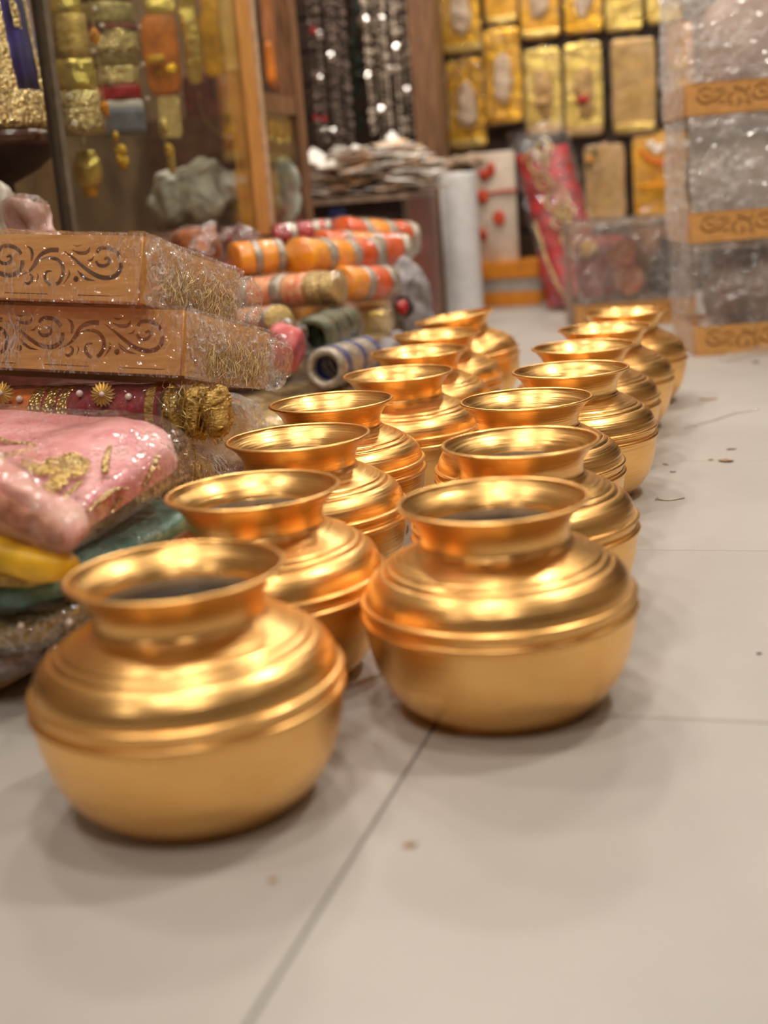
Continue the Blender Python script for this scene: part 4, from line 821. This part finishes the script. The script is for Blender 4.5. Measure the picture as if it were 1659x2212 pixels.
pp = foil_pack('tan pack with green and orange flowers leaning behind the red banner', 1262, 1352, 312, 478, TAN, 14, TAN, None, None, .05)
for px, py, m in ((1275, 345, MG), (1285, 330, DKGREEN), (1272, 358, DKGREEN)): part('flower', sphere_at(onY(px, py, YW-.08), .028), m, pp)
# cream board with red flowers
A, B = onY(1020, 332, 5.80), onY(1122, 560, 5.80); B.z = onY(1090, 566, 5.72).z-.001; cb = thing('cream_board', 'cream board with red felt flowers leaning on the orange shelf', 'board', ((A.x+B.x)/2, 5.80, B.z))
part('board', tshift(bbox(B.x-A.x, .03, A.z-B.z, .006), ((A.x+B.x)/2, 5.80, (A.z+B.z)/2)), BOARD, cb)
for px, py, sx, sz in ((1078, 470, 28, 30), (1043, 508, 20, 30), (1042, 425, 26, 30), (1060, 365, 22, 30), (1046, 378, 26, 26)):
    P = onY(px, py, 5.775); k = mpp(P); part('red_flower', rough(sphere_at(P, (sx*k, .02, sz*k), sup(1, 1, 1, 1, 1, 14, 8)), .006, 50, px), REDFL, cb)
part('red_thread', tube([onY(1040, 420, 5.777), onY(1075, 414, 5.777), onY(1118, 410, 5.777)], .006, 6), REDFL, cb)
part('dried_topping', pillow((.16, .03, .05), onY(1010, 345, 5.775), e=(.8, .8), amp=.012, sc=25, seed=3), DRIED, cb)
# low orange shelf
xa, xb = onY(960, 620, 5.72).x, onY(1165, 620, 5.72).x; sh = thing('low_shelf', 'low shelf of orange and grey boards at the foot of the back wall', 'shelf', ((xa+xb)/2, 5.85, 0))
for y0, y1, m in ((566, 602, ORBOARD), (602, 632, GREYBOARD), (632, 664, ORBOARD)):
    z1, z0 = onY(1090, y0, 5.72).z, max(.0, onY(1090, y1, 5.72).z); part('board', tshift(bbox(xb-xa, .28 if m is ORBOARD else .26, z1-z0, .003), ((xa+xb)/2, 5.86, (z0+z1)/2)), m, sh, False)

BANF = film('sleeve_film', .012, .02, .10, 18, .7, .006, line=.12)
# ================================================================== RED BANNER IN FILM
bp = thing('red_banner_pack', 'red cloth with gold scrolls in a crumpled clear sleeve, leaning beside the clear box', 'banner', onz(1215, 668))
BT, BB = onY(1185, 318, 5.55), onY(1222, 662, 5.36)
def bxy(u, v, off=0):  # u 0..1 across, v 0..1 down, in the plane of the leaning banner
    t_ = v; L_, R_b = onY(1112+88*v, 330+v*335, 5.60-.22*v), onY(1224+100*v, 300+v*355, 5.60-.22*v); return L_+(R_b-L_)*u+Vector((0, -off, 0))
def sheet(nm, u0, u1, v0, v1, th, m, seed, amp=.01, par=bp, nu=16, nv=30, off=0):
    V = []; F = []
    for sd in (0, 1):
        for j in range(nv+1):
            for i in range(nu+1):
                u, v = u0+(u1-u0)*i/nu, v0+(v1-v0)*j/nv; e_ = 1-abs(2*i/nu-1)**4; P = bxy(u, v, off+(th*e_ if sd == 0 else -th*.4*e_)); V.append(P+noise.noise_vector(P*12+Vector((seed, 0, 0)))*amp)
    n = (nu+1)*(nv+1)
    for j in range(nv):
        for i in range(nu): a = j*(nu+1)+i; F += [(a, a+1, a+nu+2, a+nu+1), (n+a, n+a+nu+1, n+a+nu+2, n+a+1)]
    for i in range(nu): F += [(i, n+i, n+i+1, i+1), (nv*(nu+1)+i, nv*(nu+1)+i+1, n+nv*(nu+1)+i+1, n+nv*(nu+1)+i)]
    part(nm, (V, F), m, par)
sheet('cloth', 0.02, .98, .02, .98, .03, RED, 2); sheet('under_fold', -.12, .35, .62, 1.0, .02, RED, 5, off=-.03)
part('gold_edge', tube([bxy(.06, .45, .035), bxy(.10, .7, .04), bxy(.16, .86, .04), bxy(.34, .99, .035)], .008, 6), PALEZARI, bp)
def scroll(u, v, s_, turns=1.6):
    P = []
    for i in range(26):
        f = i/25; a = f*turns*2*PI+u*9; r = s_*(1-.75*f); P.append(bxy(u+r*math.cos(a)*1.6, v+r*math.sin(a)*.55, .042))
    part('gold_scroll', tube(P, .0075, 6, True, .6), ZARI, bp)
for u, v, s_ in ((.38, .10, .16), (.55, .02, .12), (.52, .34, .17), (.62, .42, .12), (.50, .47, .13), (.62, .58, .15), (.72, .66, .12), (.40, .22, .12)): scroll(u, v, s_)
sheet('film', -.08, 1.08, -.12, 1.0, .06, BANF, 9, .02)
# ================================================================== CLEAR BOX AND HAMPER TOWER
def hamper(name, label, O, rz, W_, D_, H_, z0, contents, seed, flm=CRUMP, group=None, hz=None):
    """plywood tray with clear film tied over its goods"""
    O = Vector((O[0], O[1], z0)); M = Matrix.Translation(O) @ Matrix.Rotation(rz, 4, 'Z'); t = thing(name, label, 'hamper', O, group)
    s_ = W_/TL; hp = .085/TH
    def pl(nm, me, L): m2 = me.copy(); m2.transform(Matrix.Translation(-O) @ M @ L); link(nm, m2, t)
    SW = Matrix(((s_, 0, 0, 0), (0, 0, 1, 0), (0, hp, 0, 0), (0, 0, 0, 1))); SY = Matrix(((0, 0, 1, 0), (D_/TD, 0, 0, 0), (0, hp, 0, 0), (0, 0, 0, 1)))
    pl('carved_panel', PAN_L, Matrix.Translation((0, .0, 0)) @ SW); pl('carved_panel', PAN_L, Matrix.Translation((0, D_, 0)) @ SW); pl('carved_side', PAN_S, Matrix.Translation((0, 0, 0)) @ SY); pl('carved_side', PAN_S, Matrix.Translation((W_, 0, 0)) @ SY)
    part('bottom_board', xf(box(.004, W_-.004, .004, D_-.004, 0, .004), M), PLY, t, False)
    part('added_cutout_backing', xf(box(.008, W_-.008, .010, .014, .005, .078), M), mat('added_brown_backing', (.62, .33, .11), .6), t, False)  # added sheet behind the cut-outs, put in so they read darker
    for nm, VF, m in contents: part(nm, xf(VF, M), m, t)
    for nm, P0, ux, uy in (('film_front', (-.004, -.006, .086), (W_+.008, 0, 0), (0, 0, H_-.086)), ('film_side', (-.006, -.004, 0), (0, D_+.008, 0), (0, 0, H_)), ('film_side', (W_+.006, -.004, 0), (0, D_+.008, 0), (0, 0, H_)), ('film_back', (-.004, D_+.006, 0), (W_+.008, 0, 0), (0, 0, H_)), ('film_top', (-.006, -.006, H_-.014), (W_+.012, 0, 0), (0, D_+.012, 0))):
        ux, uy = Vector(ux), Vector(uy); nrm = ux.cross(uy).normalized(); a = crumple_sheet(40, 30, 1, 1, 1, 7, seed+len(nm)*1.3+P0[0]); out = -1 if nm in ('film_front',) else 1
        V = [Vector(P0)+ux*x+uy*y-nrm*(abs(z)*.012*(1 if nm in ('film_side', 'film_back') and P0[0] < 0 else 1) if nm != 'film_front' else -abs(z)*.012) for x, y, z in a[0]]
        part(nm, xf((V, a[1]), M), flm, t, False)
    return t
GOODS = mat('grey_brown_goods', (.24, .18, .13), .55, 0, .2, 12, .4, 30, .006, color2=(.40, .32, .26))
def mound(W_, D_, H_, cx, cy, z, seed, m=GOODS, nm='goods'): return (nm, rough(tshift(sup(W_, D_, H_, .7, .5, 48, 24), (cx, cy, z)), .02, 9, seed, .005, 40), m)
HW, HD = .46, .34
hl = onz(1505, 770); tower = []
zs = [0.0, onY(1497, 522, hl.y).z-.005, onY(1488, 247, hl.y).z-.004]
hx = [hl, onY(1493, 500, hl.y+.0), onY(1483, 220, hl.y+.0)]
labs = ['film-wrapped plywood hamper at the bottom of the tower, standing on the tiles', 'film-wrapped plywood hamper in the middle of the tower', 'film-wrapped plywood hamper at the top of the tower with pinkish goods']
for i in range(3):
    H_ = (zs[i+1]-zs[i] if i < 2 else .36)-.004
    cont = [[mound(.40, .27, .28, .28, .18, .155, 1, mat('brown_goods', (.17, .10, .07), .6, 0, .2, 10, .3))],
            [mound(.40, .27, .26, .23, .17, .16, 2)],
            [mound(.34, .26, .30, .25, .17, .19, 3, mat('pinkish_goods', (.38, .24, .20), .55, 0, .2, 14, .4, 30, .006, color2=(.58, .44, .36)))]][i]
    hamper('hamper', labs[i], (hx[i].x, hl.y), YAW-.05, HW, HD, H_, zs[i], cont, 3+i*5, CRUMP if i == 0 else HAZY, 'hampers in the wrapped tower')
bl = onz(1247, 712); k = mpp(bl); BWd = 252*k; zt = onY(1250, 480, bl.y).z
goods = [('round_plate', xf(lathe([(.001, 0), (.045, .003), (.05, .012), (.052, .012)], 28), T(Vector((BWd*.40, .05, .25)), PI/2, 0, .2)), mat('red_gold_plate', (.42, .06, .04), .4, .2, .2, 30, .3, 50, .003, color2=(.62, .30, .08))),
         ('round_plate', xf(lathe([(.001, 0), (.05, .003), (.056, .012), (.058, .012)], 28), T(Vector((BWd*.46, .045, .165)), PI/2, 0, .1)), _M['red_gold_plate']),
         ('gold_flower', rough(tshift(sup(.07, .03, .07, 1, 1, 20, 12), (BWd*.14, .05, .28)), .008, 30, 2), ZARI),
         ('red_cloth', rough(tshift(sup(.22, .12, .24, .5, .5, 32, 18), (BWd*.30, .12, .20)), .008, 16, 3), mat('dusky_red_cloth', (.30, .05, .05), .5, 0, .2)),
         ('dark_bottle', tshift(lathe([(.001, 0), (.05, 0), (.052, .12), (.035, .19), (.02, .21), (.02, .24), (.001, .24)], 28), (BWd*.80, .10, .06)), mat('dark_glass', (.03, .03, .035), .12, 0, .2, 10, 0)),
         ('brown_card', box(BWd*.55, BWd*.95, .20, .21, .06, .34), WOODM), ('shred', rough(tshift(sup(BWd*.94, .28, .06, .3, .3, 40, 12), (BWd*.5, .16, .075)), .012, 20, 8), mat('brown_shred', (.16, .09, .05), .7, 0, .2, 60, .8, 90, .004))]
hamper('clear_gift_box', 'low plywood gift box under a clear film lid with red round plates inside', (bl.x, bl.y), YAW-.06, BWd, .32, zt, 0, goods, 31, BROWNF)

# ================================================================== SCRAPS ON THE TILES
def scrap(px, py, L, wd, m, lab, rz=0, seed=1, name='petal_scrap'):
    P = onz(px, py); VF = rough(sup(L, wd, .002, .8, .9, 16, 8), L*.12, 2.2/L, seed); VF = tshift(VF, (0, 0, 0)); zmin = min(v[2] for v in VF[0])
    o = link(name, mk(name, VF[0], VF[1], m)); o.location = (P.x, P.y, -zmin-.0003); o.rotation_euler = (0, 0, rz); tag(o, lab, 'scrap')
PET = mat('dry_petal', (.36, .20, .09), .7); PAPERB = mat('paper_scrap', (.6, .52, .42), .7)
scrap(885, 1826, .013, .008, PET, 'small dry brown petal on the tile in front of the pots', .2, 1)
scrap(1530, 863, .045, .016, PET, 'long curled brown petal on the tiles near the hamper tower', .1, 2)
scrap(1568, 997, .030, .016, PET, 'tan leaf crumb lying on a tile joint', -.5, 3)
scrap(1535, 994, .010, .007, PET, 'tiny brown crumb on the tile joint beside the tan leaf crumb', .4, 4)
scrap(1580, 971, .022, .007, mat('grey_lint', (.2, .2, .2), .8), 'grey lint speck on the tiles behind the joint', .1, 5)
scrap(1453, 1020, .012, .004, DARK, 'short dark splinter on the tiles beside the gold pots', .1, 6)
scrap(1438, 1004, .014, .006, PET, 'olive straw crumb beside a gold pot base', -.6, 7)
scrap(1640, 1413, .006, .004, DARK, 'dark grit speck on the bare tiles', 0, 8)
scrap(590, 1902, .008, .005, PET, 'faint brown crumb on the tile before the end pot', .3, 9)
scrap(1632, 783, .020, .014, DARK, 'small dark scrap on the floor by the bottom hamper', .3, 10)
P = [onz(1417, 1078, .003), onz(1420, 1072, .006), onz(1424, 1078, .002), onz(1440, 1080, .0015), onz(1455, 1079, .0015), onz(1478, 1075, .0015)]
single('thread_scrap', tube(smooth_path(P, 5), [.0016]*26, 6), PAPERB, 'thin curled pale thread on the tiles beside the pots', 'thread')
P = [onz(1480, 925, .002), onz(1540, 908, .003), onz(1590, 893, .002), onz(1640, 884, .002)]
single('film_strip', tube(smooth_path(P, 6), .006, 6, True, .2), CLEAR, 'thin strip of clear film on the tiles near the hamper tower', 'film strip')
P = [onz(1560, 774, .012), onz(1600, 764, .016), onz(1659, 750, .016)]; single('film_tail', rough(tube(smooth_path(P, 6), .012, 8, True, .7), .006, 40, 2), CRUMP, 'twisted tail of clear film in front of the bottom hamper', 'film strip')
